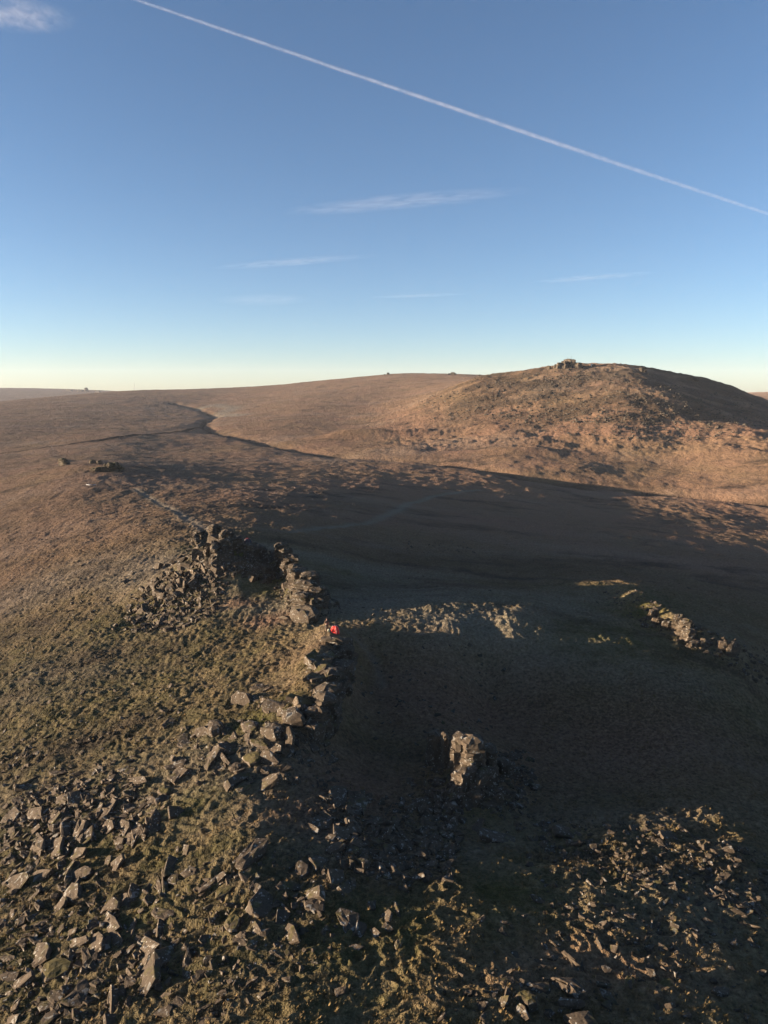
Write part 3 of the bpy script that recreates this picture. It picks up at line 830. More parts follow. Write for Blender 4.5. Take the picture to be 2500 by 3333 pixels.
W R : 640,570 760,540 800,560 790,600 740,610
W L : 820,500 870,470 920,500 900,540 840,550
W S : 940,580 1000,545 1060,550 1070,630 960,640
W L : 680,520 740,465 770,480 750,530 700,545
W L : 480,1000 500,930 560,900 590,940 540,1010
W L : 590,1060 660,1005 710,1040 690,1090 610,1100
W R : 700,1100 740,990 800,930 860,1020 800,1090
W R : 640,740 710,720 700,830 620,810
W R : 440,790 520,760 560,790 520,870 460,880
W L : 340,930 400,850 440,860 430,960 360,970
W F : 880,980 950,960 1050,1000 1020,1050 920,1020
W L : 1250,900 1270,870 1300,930 1280,950
W R : 1340,870 1380,840 1440,880 1330,910
W F : 960,1130 1080,1090 1150,1060 1100,1110 980,1150
W L : 690,1010 750,920 770,930 720,1020
W L : 180,840 220,780 270,800 240,850
W L : 1480,400 1520,370 1560,400 1510,445
W R : 960,450 1050,420 1060,470 990,500
V B 2.2 : 550,1300 740,1240 1040,1270 1060,1420 900,1480 720,1480 530,1400
V S : 380,1490 440,1460 530,1500 490,1580 400,1520
V S .6 : 595,620 630,610 650,700 620,790 600,750
V S : 600,800 700,790 700,880 620,890
V F : 940,1130 1080,1110 1100,1180 1000,1230 930,1200
V F : 930,1010 1010,990 1060,1000 1050,1060 950,1070
V L : 430,960 470,960 480,1010 450,1020
V R : 1210,1200 1290,1190 1330,1260 1280,1310 1210,1270
V R : 1320,1150 1420,1180 1460,1240 1330,1230
V F : 810,1180 900,1140 940,1170 850,1220
V F : 470,1130 560,1070 600,1090 520,1150
"""
S4 = 400 / 1659
TILES = {'A': (0, 2480, S4), 'B': (300, 2480, S4), 'C': (0, 2760, S4), 'D': (300, 2760, S4), 'E': (0, 3033, S4), 'F': (300, 3033, S4),
         'G': (500, 2300, S4), 'H': (750, 2200, S4), 'I': (700, 2500, S4), 'J': (700, 2780, S4), 'K': (1050, 2680, S4), 'M': (1050, 2950, S4),
         'N': (1600, 3033, S4), 'O': (2100, 2600, S4), 'Q': (700, 2350, .4822), 'P': (1500, 2550, .6028),
         'U': (600, 1690, .1808), 'V': (840, 1740, .1808), 'W': (370, 1800, .211)}
exec_rocks = []
for line in TRACED.strip().splitlines():
    head, pl = line.split(':'); tile, code = head.split()[:2]; tf = float(head.split()[2]) if len(head.split()) > 2 else None
    ox, oy, s_ = TILES[tile]
    pp = [tuple(float(v) for v in q.split(',')) for q in pl.split()]
    exec_rocks.append((tile, code, tf, [(ox + x * s_, oy + y * s_) for x, y in pp]))
NORMALS = {'L': (-.55, -.25, .8), 'F': (-.10, -.12, 1), 'R': (.30, -.10, .95), 'S': (-.50, -.80, .42), 'M': (-.08, -.15, 1), 'B': (-.12, -.2, 1)}
def parea(p):
    return abs(sum(p[i][0] * p[(i + 1) % len(p)][1] - p[(i + 1) % len(p)][0] * p[i][1] for i in range(len(p)))) / 2
cents = np.array([np.mean(p, 0) for *_, p in exec_rocks]); HC = hit(cents[:, 0], cents[:, 1])
rocks = []
for k, (tile, code, tf, pp) in enumerate(exec_rocks):
    rnd = np.random.default_rng(100 + k); c0 = HC[k]; dist = np.linalg.norm(c0 - np.array([0, 0, H]))
    ext = math.sqrt(parea(pp)) * dist / FPX; xs = [p[0] for p in pp]; ys = [p[1] for p in pp]
    th = tf if tf else ext * {'L': .32, 'F': .30, 'R': .38, 'S': .85, 'M': .5, 'B': .7}[code] * rnd.uniform(.8, 1.2)
    nrm = np.array(NORMALS[code]) + rnd.normal(0, .09, 3); nrm /= np.linalg.norm(nrm)
    vw = ray(*cents[k]); lift = th * .55 / max(.35, -vw[2]) * (.5 if code == 'S' else .8)
    if code == 'S': lift = ext * .35
    c = c0 - vw * lift
    if abs(vw @ nrm) < .30: nrm = nrm - vw * .35; nrm /= np.linalg.norm(nrm)
    P3 = []
    for x, y in pp:
        d = ray(x, y); t = ((c - np.array([0, 0, H])) @ nrm) / (d @ nrm); P3.append(np.array([0, 0, H]) + d * t)
    V, F = slab_geo(P3, nrm, th, rnd, {'B': .7, 'M': .5, 'F': .12}.get(code, 0.0))
    F = fix_winding(V, F)
    W3 = max(V[:, 0].max() - V[:, 0].min(), .1)
    rocks.append(dict(V=V, F=F, code=code, px=cents[k][0], py=cents[k][1], area=parea(pp), n=len(pp), ext=ext,
                      asp=(max(xs) - min(xs)) / max(1, max(ys) - min(ys)), pp=pp, tile=tile))
# elongation through the covariance of the outline
for r_ in rocks:
    q = np.array(r_['pp']); ev, evec = np.linalg.eigh(np.cov((q - q.mean(0)).T)); r_['el'] = math.sqrt(ev[1] / max(ev[0], 1e-6))
    dx, dy = evec[:, 1]; r_['slant'] = 'upright' if abs(dy) > 2.2 * abs(dx) else 'level' if abs(dx) > 3 * abs(dy) else ('rising right' if dx * dy < 0 else 'falling right')
rocks.sort(key=lambda r_: -r_['area'])
SOLO = rocks[:285]; REST = rocks[285:]

# landmarks: (x, y, phrase, label of the rock itself)
LM = [(463,3125,'the tall kite shaped slab','tall kite shaped slab of lit lichen speckled rock standing on edge, lower left of the photo'),
 (353,3000,'the five sided slab','big five sided sunlit slab resting on dark rubble, left of centre in the lower boulder field'),
 (858,2925,'the arrow headed slab','large dark slab with an arrow shaped top and mossy left foot'),
 (875,2470,'the triangular boulder','broad triangular brown boulder below the outcrop, grass at its foot'),
 (675,2365,'the square block','squarish two tiered block with a dark top at the upper end of the rubble'),
 (648,2388,'the low square block','low rounded square block leaning beside the bigger square block'),
 (820,2780,'the plank shaped slab','long plank shaped slab tilted on the slope, dark hollow to its right'),
 (860,2555,'the pale beam of rock','long pale beam of rock rising to the right above the russet grass'),
 (305,3070,'the round topped slab','round topped grey slab lying on a larger mossy one, lower left'),
 (230,2840,'the split lit slab','sunlit slab split down the middle, propped between dark rocks'),
 (40,2875,'the left edge slab','very long flat grey slab lying at the left edge of the photo'),
 (170,2650,'the pointed diamond slab','diamond shaped lit slab pointing down the slope in the left boulder field'),
 (1110,2860,'the rimmed blue slab','blue grey slab in shade with a thin sunlit rim on its left'),
 (1690,3250,'the domed boulder','rounded domed boulder with a shaded top near the bottom right'),
 (1880,3220,'the hollowed boulder','large weathered boulder with curled hollows near the bottom right'),
 (1890,3310,'the bottom boulder','broad low boulder cut by the bottom edge of the photo'),
 (500,2690,'the dark wedge','big dark triangular wedge of rock at the right end of the left boulder field'),
 (1080,2700,'the cracked round slab','brown slab cracked into two beside the russet bank'),
 (690,1710,'the summit block','tall summit block crowning the rocky tor'),
 (960,1990,'the ridge end block','large square end block of the rocky ridge, lit on its left face and dark on top'),
 (520,1930,'the bright stepped block','bright stepped block in the rubble below the tor'),
 (940,2430,'the upright lit fin','upright fin of rock with a sunlit edge below the outcrop'),
 (780,2280,'the smooth lit buttress','smooth sunlit buttress slab at the left end of the outcrop'),
 (2285,2760,'the brightest plank','bright narrow plank of rock catching the sun in the right hand scree'),
 (2185,2880,'the bright square slab','bright squarish slab among dark stones at the right'),
 (440,2740,'',''),]
LM = [l for l in LM if l[2]]
lmk = []; taken = set()
for x, y, ph, lb in LM:
    k = min((i for i in range(len(SOLO)) if i not in taken), key=lambda i: math.hypot(SOLO[i]['px'] - x, SOLO[i]['py'] - y) - .35 * math.sqrt(SOLO[i]['area']))
    taken.add(k); SOLO[k]['label'] = lb; lmk.append((SOLO[k]['px'], SOLO[k]['py'], ph))
def shape_words(r_):
    e = math.sqrt(r_['area'])
    size = 'large' if e > 52 else 'medium' if e > 32 else 'small' if e > 20 else 'tiny'
    if r_['code'] in 'MB': sh = 'rounded boulder'
    elif r_['el'] > 2.6: sh = 'thin upright blade' if r_['slant'] == 'upright' else 'narrow slab ' + r_['slant']
    elif r_['n'] == 3: sh = 'triangular rock'
    elif r_['el'] > 1.7: sh = 'oblong slab ' + r_['slant'] if r_['slant'] != 'upright' else 'oblong upright slab'
    else: sh = 'blocky rock' if r_['n'] <= 4 else 'many sided rock'
    tone = {'L': 'sunlit', 'F': 'brown', 'R': 'dark', 'S': 'lit faced', 'M': 'mossy', 'B': 'weathered'}[r_['code']]
    return f'{size} {tone} {sh}'
def where(r_):
    c = sorted(((math.hypot(r_['px'] - x, r_['py'] - y), x, y, ph) for x, y, ph in lmk if math.hypot(r_['px'] - x, r_['py'] - y) > 4))[0]
    dx = r_['px'] - c[1]; dy = r_['py'] - c[2]; far = 'well ' if c[0] > 170 else 'just ' if c[0] < 75 else ''
    a = math.degrees(math.atan2(-dy, dx)) % 360; k = int((a + 22.5) // 45) % 8
    w_ = ['right of', 'above and right of', 'above', 'above and left of', 'left of', 'below and left of', 'below', 'below and right of'][k]
    return f'{far}{w_} {c[3]}'
seen = {}
for r_ in SOLO:
    if 'label' not in r_: r_['label'] = shape_words(r_) + ' ' + where(r_)
    seen.setdefault(r_['label'], []).append(r_)
for lb, L_ in seen.items():
    if len(L_) > 1:
        L_.sort(key=lambda r_: r_['px'])
        wd = {2: ['left one', 'right one'], 3: ['leftmost', 'middle one', 'rightmost'],
              4: ['leftmost', 'second leftmost', 'second rightmost', 'rightmost']}.get(len(L_))
        for i, r_ in enumerate(L_):
            r_['label'] = lb + ', ' + (wd[i] if wd else f'number {i+1} from the left')
GROUPS = {'U': 'rocks piled on the tor', 'W': 'rubble below the tor', 'V': 'rocks of the ridge beside the tor', 'N': 'boulders at the bottom right',
          'O': 'stones of the right hand scree', 'P': 'stones of the right hand scree'}
for r_ in SOLO:
    for cut in ('just ', 'well ', 'oblong ', 'many sided ', ' one', 'the '):
        if len(r_['label'].split()) > 16: r_['label'] = r_['label'].replace(cut, '', 1)
    base = [*r_['V'].mean(0)[:2], r_['V'][:, 2].min()]
    nm = 'boulder' if r_['code'] in 'MB' else 'flat_rock' if (r_['code'] in 'LFR' and r_['el'] > 1.5) else 'rock'
    o = mesh_obj(nm, r_['V'], r_['F'], M_MOSSY if r_['code'] in 'M' else M_ROCK, loc=base)
    tag(o, r_['label'], 'boulder' if nm == 'boulder' else 'rock', GROUPS.get(r_['tile'], 'rocks of the boulder field'), kind='thing')

# ------------------------------------------------------------------ small loose rocks: one body of stuff
class Bag:
    def __init__(s): s.V = []; s.F = []; s.n = 0
    def add(s, V, F):
        F = fix_winding(V, F); s.V.append(V); s.F += [tuple(i + s.n for i in f) for f in F]; s.n += len(V)
    def build(s, name, mat, parent=None, **k): return mesh_obj(name, np.concatenate(s.V), s.F, mat, parent, **k)
def inpoly(x, y, pl):
    c = False; j = len(pl) - 1
    for i in range(len(pl)):
        if (pl[i][1] > y) != (pl[j][1] > y) and x < (pl[j][0] - pl[i][0]) * (y - pl[i][1]) / (pl[j][1] - pl[i][1]) + pl[i][0]: c = not c
        j = i
    return c
def scatter(bag, poly, count, smin, smax, flat=(.2, .5), tilt=.4, seed=0, lowpoly=False, yaw=None):
    rnd = np.random.default_rng(seed); xs = [p[0] for p in poly]; ys = [p[1] for p in poly]; P_ = []
    while len(P_) < count:
        x = rnd.uniform(min(xs), max(xs)); y = rnd.uniform(min(ys), max(ys))
        if inpoly(x, y, poly): P_.append((x, y))
    C_ = hit([p[0] for p in P_], [p[1] for p in P_])
    for c in C_:
        s_ = smin * (smax / smin) ** (rnd.random() ** 1.8)
        V, F = rnd_rock(c, s_, rnd.uniform(*flat), rnd, tilt, yaw=None if yaw is None else yaw + rnd.normal(0, .4))
        bag.add(V, F)
bag = Bag()
for r_ in REST: bag.add(r_['V'], r_['F'])
scatter(bag, [(0,2680),(60,2590),(200,2520),(420,2500),(480,2600),(520,2700),(420,2760),(330,2700),(250,2760),(0,2800)], 760, 0.25, 1.25, seed=1)
scatter(bag, [(0,2800),(250,2760),(380,2900),(420,3050),(560,3100),(500,3250),(250,3333),(0,3333)], 560, 0.2, 0.85, seed=2)
scatter(bag, [(420,2900),(700,2800),(1000,2750),(1150,2900),(1050,3150),(700,3333),(500,3200)], 430, 0.18, 0.8, seed=3)
scatter(bag, [(520,2420),(700,2330),(1080,2400),(1120,2560),(880,2560),(640,2560)], 240, 0.22, 1.2, seed=4)
scatter(bag, [(1050,2560),(1300,2600),(1400,2540),(1500,2700),(1480,2860),(1300,2900),(1080,2800)], 700, 0.25, 1.4, seed=5)
scatter(bag, [(1600,2620),(1750,2660),(2150,2680),(2500,2780),(2500,3000),(2200,2900),(1850,2800),(1650,2720)], 560, 0.2, 1.0, seed=6)
scatter(bag, [(1700,2780),(2500,2850),(2500,3100),(2100,3100),(1800,3000)], 360, 0.18, 0.85, seed=7)
scatter(bag, [(480,1900),(620,1780),(700,1730),(800,1750),(900,1800),(940,1870),(860,1900),(700,1860),(560,1950)], 700, 0.5, 2.2, flat=(.35, .8), tilt=.6, seed=8)
scatter(bag, [(400,2000),(480,1900),(640,1850),(760,1880),(700,2000),(560,2060),(430,2060)], 700, 0.35, 1.6, flat=(.3, .7), seed=9)
scatter(bag, [(150,1950),(420,1850),(460,1980),(380,2100),(200,2050)], 130, 0.3, 1.0, seed=10)
scatter(bag, [(880,1850),(960,1850),(1100,1960),(1120,2010),(960,2010),(900,1950)], 170, 0.4, 1.5, flat=(.3, .7), seed=11)
scatter(bag, [(0,2100),(450,2120),(900,2150),(620,2300),(450,2480),(0,2560)], 330, 0.2, 1.0, seed=12)
scatter(bag, [(0,2420),(120,2400),(100,2470),(0,2520)], 40, .3, 1.0, seed=13)
scatter(bag, [(1950,1930),(2080,1920),(2160,1980),(2250,2030),(2500,2120),(2500,2240),(2300,2130),(2100,2050)], 330, 0.25, 1.4, seed=14)
scatter(bag, [(1300,1760),(1520,1755),(1560,1800),(1250,1800)], 70, .3, 1.2, seed=15)
scatter(bag, [(1150,1960),(1400,2000),(1700,2150),(1600,2450),(1250,2450),(1130,2250)], 200, 0.2, 0.9, seed=16)
scatter(bag, [(1540,2440),(1720,2440),(1760,2620),(1620,2640)], 230, 0.3, 1.5, seed=17)
scatter(bag, [(1450,3000),(1900,2950),(2500,3100),(2500,3333),(1400,3333)], 200, 0.16, 0.8, seed=18)
scatter(bag, [(1380,2480),(1480,2540),(1640,2560),(1620,2640),(1450,2700),(1360,2620)], 150, .35, 1.6, flat=(.3, .7), tilt=.6, seed=19)
scatter(bag, [(780,2280),(1000,2180),(1080,2300),(1050,2420),(880,2420)], 90, .3, 1.4, seed=20)
scatter(bag, [(0,1850),(600,1650),(1000,1700),(1500,1700),(2400,1850),(2300,2000),(1200,1900),(300,2000)], 160, .2, .8, seed=21)
tag(bag.build('rocks', M_ROCK), 'loose small stones strewn over the slopes', 'rocks', kind='stuff')
# far scree on the big hill
bag = Bag()
for poly, cnt, sd in (([(1350,1300),(1650,1235),(2000,1215),(2450,1300),(2500,1390),(2100,1380),(1700,1370),(1400,1370)], 2600, 31),
                      ([(1600,1340),(1900,1330),(2300,1380),(2450,1420),(2100,1440),(1700,1400)], 500, 32),
                      ([(1700,1215),(1860,1200),(1950,1200),(1900,1240),(1700,1250)], 260, 33)):
    scatter(bag, poly, cnt, .8, 3.2, flat=(.4, .9), tilt=.5, seed=sd)
tag(bag.build('scree', M_SCREE), 'dark scree spread across the upper flank of the far hill', 'scree', kind='stuff')

# ------------------------------------------------------------------ bedrock outcrops: bedded stacks
def stack_geo(bag, base, w_, d_, h_, seed, yaw=0.0, lean=(0, 0), bed=.35, taper=.85, dip=(0, 0)):
    rnd = np.random.default_rng(seed); N_ = 14
    an = np.arange(N_) * 2 * np.pi / N_
    prof = (np.abs(np.cos(an)) ** 4 + np.abs(np.sin(an)) ** 4) ** -.25 * rnd.uniform(.78, 1.18, N_)
    z = -1.2; rings = []; first = True
    cy_, sy_ = math.cos(yaw), math.sin(yaw)
    off = np.zeros(2)
    while z < h_:
        t = rnd.uniform(.5, 1.4) * bed; z2 = min(z + t, h_)
        for zz, sh in ((z, .965), (z + .12 * (z2 - z), 1.0), (z2 - .10 * (z2 - z), 1.0), (z2, .96)):
            f = 1 - (1 - taper) * max(zz, 0) / h_
            pr = prof * sh * f * (1 + 0 * an)
            x = np.cos(an) * pr * w_ / 2 + off[0] * w_; y = np.sin(an) * pr * d_ / 2 + off[1] * d_
            X_ = cy_ * x - sy_ * y + lean[0] * zz; Y_ = sy_ * x + cy_ * y + lean[1] * zz
            Zr = zz + dip[0] * X_ + dip[1] * Y_ + rnd.normal(0, .05, N_)
            rings.append(np.stack([base[0] + X_ + rnd.normal(0, .035 * w_, N_), base[1] + Y_ + rnd.normal(0, .035 * d_, N_), base[2] + Zr], 1))
        prof = prof * rnd.uniform(.85, 1.16, N_); prof = np.clip(prof, .75, 1.35); off = off + rnd.normal(0, .05, 2); z = z2 + 1e-3
    top = rings[-1]; c = top.mean(0)
    rings.append(c + (top - c) * .55 + np.array([0, 0, .10 * min(w_, d_)]) + rnd.normal(0, .05, (N_, 3)))
    V = np.concatenate([rings[0].mean(0)[None]] + rings + [(c + np.array([0, 0, .13 * min(w_, d_)]))[None]]); F = []
    for k in range(N_): F.append((0, 1 + (k + 1) % N_, 1 + k))
    for r_ in range(len(rings) - 1):
        o1 = 1 + r_ * N_; o2 = o1 + N_
        for k in range(N_):
            k2 = (k + 1) % N_; F.append((o1 + k, o1 + k2, o2 + k2)); F.append((o1 + k, o2 + k2, o2 + k))
    o1 = 1 + (len(rings) - 1) * N_
    for k in range(N_): F.append((o1 + k, o1 + (k + 1) % N_, len(V) - 1))
    bag.add(V, F)
def outcrop(name, label, specs, mat, group=None, cat='outcrop', part='crag', flat=(1, 1)):
    C_ = hit([q[0] for q in specs], [q[1] for q in specs]); base = C_.mean(0); base[2] = C_[:, 2].min()
    root = empty(name, tuple(base)); tag(root, label, cat, group, 'thing')
    for s_, c in zip(specs, C_):
        b_ = Bag(); kw = s_[5] if len(s_) > 5 else {}
        dims = (s_[2] * flat[0], s_[3] * flat[0], s_[4] * flat[1])
        kw = dict(kw); kw.setdefault('yaw', math.sin(s_[0] * 7.1 + s_[1]) * .5)
        stack_geo(b_, c - base, *dims, int(s_[0] * 31 + s_[1]) % 99991, **kw); b_.build(part, mat, root)
    return root
def crag_field(root, poly, count, smin, smax, seed, mat, flat=(.45, .9), tilt=.28, yaw=0.0, sink=.15):
    rnd = np.random.default_rng(seed); xs = [p[0] for p in poly]; ys = [p[1] for p in poly]; P_ = []
    while len(P_) < count:
        x = rnd.uniform(min(xs), max(xs)); y = rnd.uniform(min(ys), max(ys))
        if inpoly(x, y, poly): P_.append((x, y))
    C_ = hit([p[0] for p in P_], [p[1] for p in P_]); base = np.array(root.location)
    for c in C_:
        s_ = rnd.uniform(smin, smax); b_ = Bag(); V, F = rnd_rock(c - [0, 0, s_ * sink], s_, rnd.uniform(*flat), rnd, tilt, yaw=yaw + rnd.normal(0, .35))
        b_.add(V - base, F); b_.build('crag', mat, root)
TOR_ROOT = outcrop('rock_outcrop', 'jagged tor of stacked blocks on the rubble mound left of the red tent',
        [(700,1752,3.2,3,3.2),(660,1762,3,2.6,2.4),(640,1768,2,2,1.8),(735,1768,2.6,2.6,2.2),(750,1778,3.4,2.5,1.4),(720,1790,2.6,2,1.8),(690,1800,2.4,2,1.0),
         (775,1785,2.6,2.6,1.2),(800,1795,3,2.6,1.3),(830,1805,3,2.6,1.2),(850,1815,3,2,1.0),(700,1830,3,2.2,1.2),(680,1850,2.4,2,1.2)], M_ROCK)
crag_field(TOR_ROOT, [(640,1775),(700,1740),(760,1760),(850,1800),(930,1830),(900,1870),(780,1870),(680,1860)], 46, 1.4, 3.2, 41, M_ROCK)
crag_field(TOR_ROOT, [(600,1790),(690,1735),(720,1760),(740,1850),(640,1880),(580,1850)], 30, 1.3, 2.8, 51, M_MIX, tilt=.4)
WALL_ROOT = outcrop('rock_outcrop', 'sunlit pillar and broken wall of bedded rock running down from the tor',
        [(912,1838,2.8,2.4,3.8,dict(bed=.5,taper=.95)),(932,1845,2.2,2.6,3.3,dict(bed=.5)),(948,1862,2.8,2.6,2.9),(960,1882,2.6,2.6,2.4),(975,1895,3.6,2.8,2.2,dict(bed=.5)),(1000,1905,3.4,3,2.0),(1005,1930,3.8,2.6,1.8),(980,1925,3,2.2,1.6),(1020,1950,3.2,2.6,1.7),(1010,1975,3.4,2.2,1.5),(985,1958,3.2,2.2,1.5)], M_ROCK)
crag_field(WALL_ROOT, [(905,1850),(960,1850),(1040,1920),(1050,1985),(985,1985),(930,1900)], 26, 1.3, 2.8, 42, M_ROCK)
RIDGE_ROOT = outcrop('rock_outcrop', 'dark craggy ridge of layered rock running down from the red tent',
        [(1088,2094,3.0,1.6,.7),(1122,2150,2.6,2.6,1.6),(1112,2195,2.8,2.8,1.9),(1085,2235,2.8,2.8,1.9),(1058,2280,2.8,2.8,1.8),(1048,2325,2.6,2.8,2.0),(1038,2362,2.4,2.2,1.8)], M_ROCK)
crag_field(RIDGE_ROOT, [(1065,2082),(1110,2085),(1140,2150),(1125,2210),(1095,2240),(1080,2180),(1070,2130)], 28, 1.5, 3.2, 43, M_ROCK, yaw=.3)
crag_field(RIDGE_ROOT, [(1090,2200),(1075,2300),(1060,2380),(1010,2390),(1020,2330),(1050,2240)], 26, 1.5, 3.1, 44, M_ROCK, yaw=.2)
crag_field(RIDGE_ROOT, [(1000,2150),(1060,2130),(1070,2200),(1010,2230)], 13, 1.8, 3.8, 45, M_MIX, flat=(.2, .4), yaw=-.1, sink=.05)
crag_field(RIDGE_ROOT, [(940,2290),(1010,2240),(1040,2300),(1000,2350),(930,2340)], 12, 1.5, 3.2, 46, M_MIX, flat=(.25, .5), sink=.06)
PILLAR_ROOT = outcrop('rock_outcrop', 'twin sunlit pillars of weathered rock standing in deep shade right of centre',
        [(1415,2478,1.5,1.4,3.0,dict(bed=.9,taper=.9)),(1450,2492,.75,.9,3.4,dict(bed=1.1,taper=.8)),(1498,2512,1.7,1.8,3.6,dict(bed=.8,taper=.92)),(1540,2510,2.4,2.2,3.2,dict(bed=.7,taper=.88)),(1585,2500,2.2,2.2,2.3,dict(bed=.7)),
         (1520,2555,2.4,1.6,1.6,dict(bed=.6)),(1565,2550,2.4,1.8,1.3,dict(bed=.6)),(1625,2505,2.2,1.8,1.1,dict(bed=.6)),(1545,2600,1.8,1.3,.7)], M_ROCK)
crag_field(PILLAR_ROOT, [(1400,2470),(1600,2470),(1690,2500),(1660,2580),(1560,2640),(1470,2600),(1420,2530)], 34, .8, 2.2, 47, M_ROCK, flat=(.4, .9), tilt=.5)
crag_field(PILLAR_ROOT, [(1330,2520),(1420,2540),(1480,2640),(1420,2720),(1330,2700)], 18, .7, 1.8, 49, M_ROCK, flat=(.3, .8), tilt=.5)
RIB_ROOT = outcrop('rock_outcrop', 'golden lit rib of bedded rock on the dark slope at the right',
        [(2125,2010,1.6,1.0,1.2,dict(lean=(.3,0))),(2148,2028,2.2,1.0,.7,dict(dip=(-.2,0))),(2172,2040,2.4,1.2,.9,dict(dip=(-.2,0))),(2200,2050,1.8,1.4,2.2,dict(bed=.3,lean=(.15,0))),(2222,2066,2.4,1.6,2.4,dict(bed=.3,taper=.7)),(2240,2078,2.0,1.6,1.3,dict(bed=.3,lean=(.2,0))),(2262,2100,2.8,1.2,.5),(2295,2098,2.2,1.2,.5),(2350,2108,2.2,1.2,.8),(2385,2118,2.8,1.4,1.2,dict(taper=.6))], M_TOR)
crag_field(RIB_ROOT, [(2040,1940),(2110,1950),(2200,2010),(2300,2060),(2420,2110),(2400,2140),(2260,2110),(2130,2045)], 30, .7, 2.0, 48, M_TOR, flat=(.25, .6))
outcrop('rock_outcrop', 'small dark mossy tor at the far left, standing alone in the grass', [(215,1512,5.5,4,3.0,dict(taper=.7)),(197,1514,2.4,2.4,2.6,dict(taper=.8))], M_MOSSY)
outcrop('rock_outcrop', 'long low mossy tor on the left moor casting a long shadow',
        [(350,1532,7,4,3.4,dict(taper=.6)),(325,1534,5,3,1.8),(305,1532,3,3,1.0),(372,1532,5,3,2.2,dict(taper=.6)),(395,1530,4,3,1.1),(303,1508,3,3,1.6),(322,1510,2.4,2.4,1.6),(378,1515,2.6,2.4,1.4)], M_MOSSY)
outcrop('rock_outcrop', 'square castle like tor on the summit of the far hill',
        [(1848,1196,11,8,9.5,dict(bed=2,taper=.95)),(1866,1196,9,8,9,dict(bed=2)),(1833,1197,7,7,7.5,dict(bed=2)),(1820,1198,7,6,6,dict(bed=2)),(1808,1199,5,5,4.5,dict(bed=1.6)),(1882,1197,8,7,5.5,dict(bed=1.6)),(1787,1201,4.5,4.5,3.6,dict(bed=1.5))], M_TOR)
outcrop('rock_outcrop', 'overhanging dark crag on the right shoulder of the far hill', [(2092,1212,5,5,5,dict(taper=1.25,bed=1.4)),(2098,1213,4,4,3)], M_SCREE)
outcrop('rock_outcrop', 'low dark ledge near the right end of the far hill crest', [(2262,1236,9,5,2.5,dict(bed=1)),(2245,1233,6,5,2,dict(bed=1))], M_SCREE)
outcrop('rock_outcrop', 'tiny dark tor on the skyline left of the big hill', [(1263,1219,9,7,4.5,dict(bed=1.5,taper=.6)),(1252,1221,6,6,2,dict(bed=1.5))], M_SCREE)
outcrop('rock_outcrop', 'flat dark tor on the skyline just left of the big hill', [(1475,1219,14,8,5,dict(bed=1.5,taper=.7)),(1462,1220,9,8,3,dict(bed=1.5)),(1562,1224,9,8,3,dict(bed=1.5))], M_SCREE)
outcrop('rock_outcrop', 'tor on the distant hill at the left horizon', [(282,1274,26,20,22,dict(bed=6,taper=.6)),(260,1274,40,20,10,dict(bed=5)),(320,1277,50,20,9,dict(bed=4,taper=.6)),(225,1273,60,20,7,dict(bed=4,taper=.6))], M_SCREE)

# ------------------------------------------------------------------ summit hut marker, aerials, mast
def tube(bag, a, b, r0, r1, n_=8):
    a = np.array(a, float); b = np.array(b, float); d = b - a; d /= np.linalg.norm(d)
    u = np.cross(d, [0, 1, .1]); u /= np.linalg.norm(u); v = np.cross(d, u)
    an = np.arange(n_) * 2 * np.pi / n_; ring = np.cos(an)[:, None] * u + np.sin(an)[:, None] * v
    V = np.concatenate([a + ring * r0, b + ring * r1, [a], [b]]); F = []
    for k in range(n_):
        k2 = (k + 1) % n_; F += [(k, k2, n_ + k2, n_ + k), (2 * n_, k2, k), (2 * n_ + 1, n_ + k, n_ + k2)]
    bag.add(V, F)
def box(bag, c, sx, sy, sz, bev=0.12):
    c = np.array(c, float); rings = []
    for zz, s_ in ((0, 1), (1 - bev, 1), (1, 1 - bev)):
        for x, y in ((-1, -1), (1, -1), (1, 1), (-1, 1)): rings.append(c + [x * sx / 2 * s_, y * sy / 2 * s_, zz * sz])
    V = np.array(rings); F = [(3, 2, 1, 0)]
    for r_ in range(2):
        for k in range(4): F.append((r_ * 4 + k, r_ * 4 + (k + 1) % 4, r_ * 4 + 4 + (k + 1) % 4, r_ * 4 + 4 + k))
    F.append((8, 9, 10, 11)); bag.add(V, F)
M_PALE = plain('whitewash', (.62, .60, .54)); M_STEEL = plain('grey_steel', (.12, .13, .14), .5)
tor = hit([1847], [1190])[0]; dt = np.linalg.norm(hit([1847], [1196])[0] - np.array([0, 0, H]))
b1 = Bag(); hc = hit([1927], [1192])[0]; box(b1, hc - [0, 0, .4], 2.0, 2.0, 3.0, .06)
o = b1.build('summit_hut', M_PALE, loc=hc); tag(o, 'tiny whitewashed hut beside the wall on the far hill top', 'hut')
b1 = Bag(); box(b1, hc + [1.7, 0, -.5], 4.6, 2.4, 2.8, .25)
wl_ = hit([1905], [1194])[0]; b2 = Bag(); box(b2, wl_ - [0, 0, .6], 12, 1.2, 2.2, .25)
tag(b2.build('stone_wall', M_SCREE, loc=wl_), 'dark stone wall between the summit tor and the white hut', 'wall')
tag(b1.build('stone_shelter', M_SCREE, loc=hc), 'dark stone shelter joined to the right of the white hut', 'shelter')
c = hit([1848], [1196])[0]; top = c[2] + 9.0
for dx, hh, lb in ((0, 3.4, 'short flag pole on the summit tor'), (4.3, 5.2, 'taller thin flag pole on the summit tor')):
    b1 = Bag(); p0 = np.array([c[0] + dx - .5, c[1], top]); tube(b1, p0, p0 + [0, 0, hh], .22, .12); tube(b1, p0 + [0, 0, -.2], p0 + [0, 0, .9], .5, .4)
    tag(b1.build('flag_pole', M_STEEL, loc=p0), lb, 'pole', 'poles on the summit tor')
s_ = 9000.0; d = ray(439, 1277); p0 = np.array([d[0] * s_, d[1] * s_, H + d[2] * s_]); b1 = Bag()
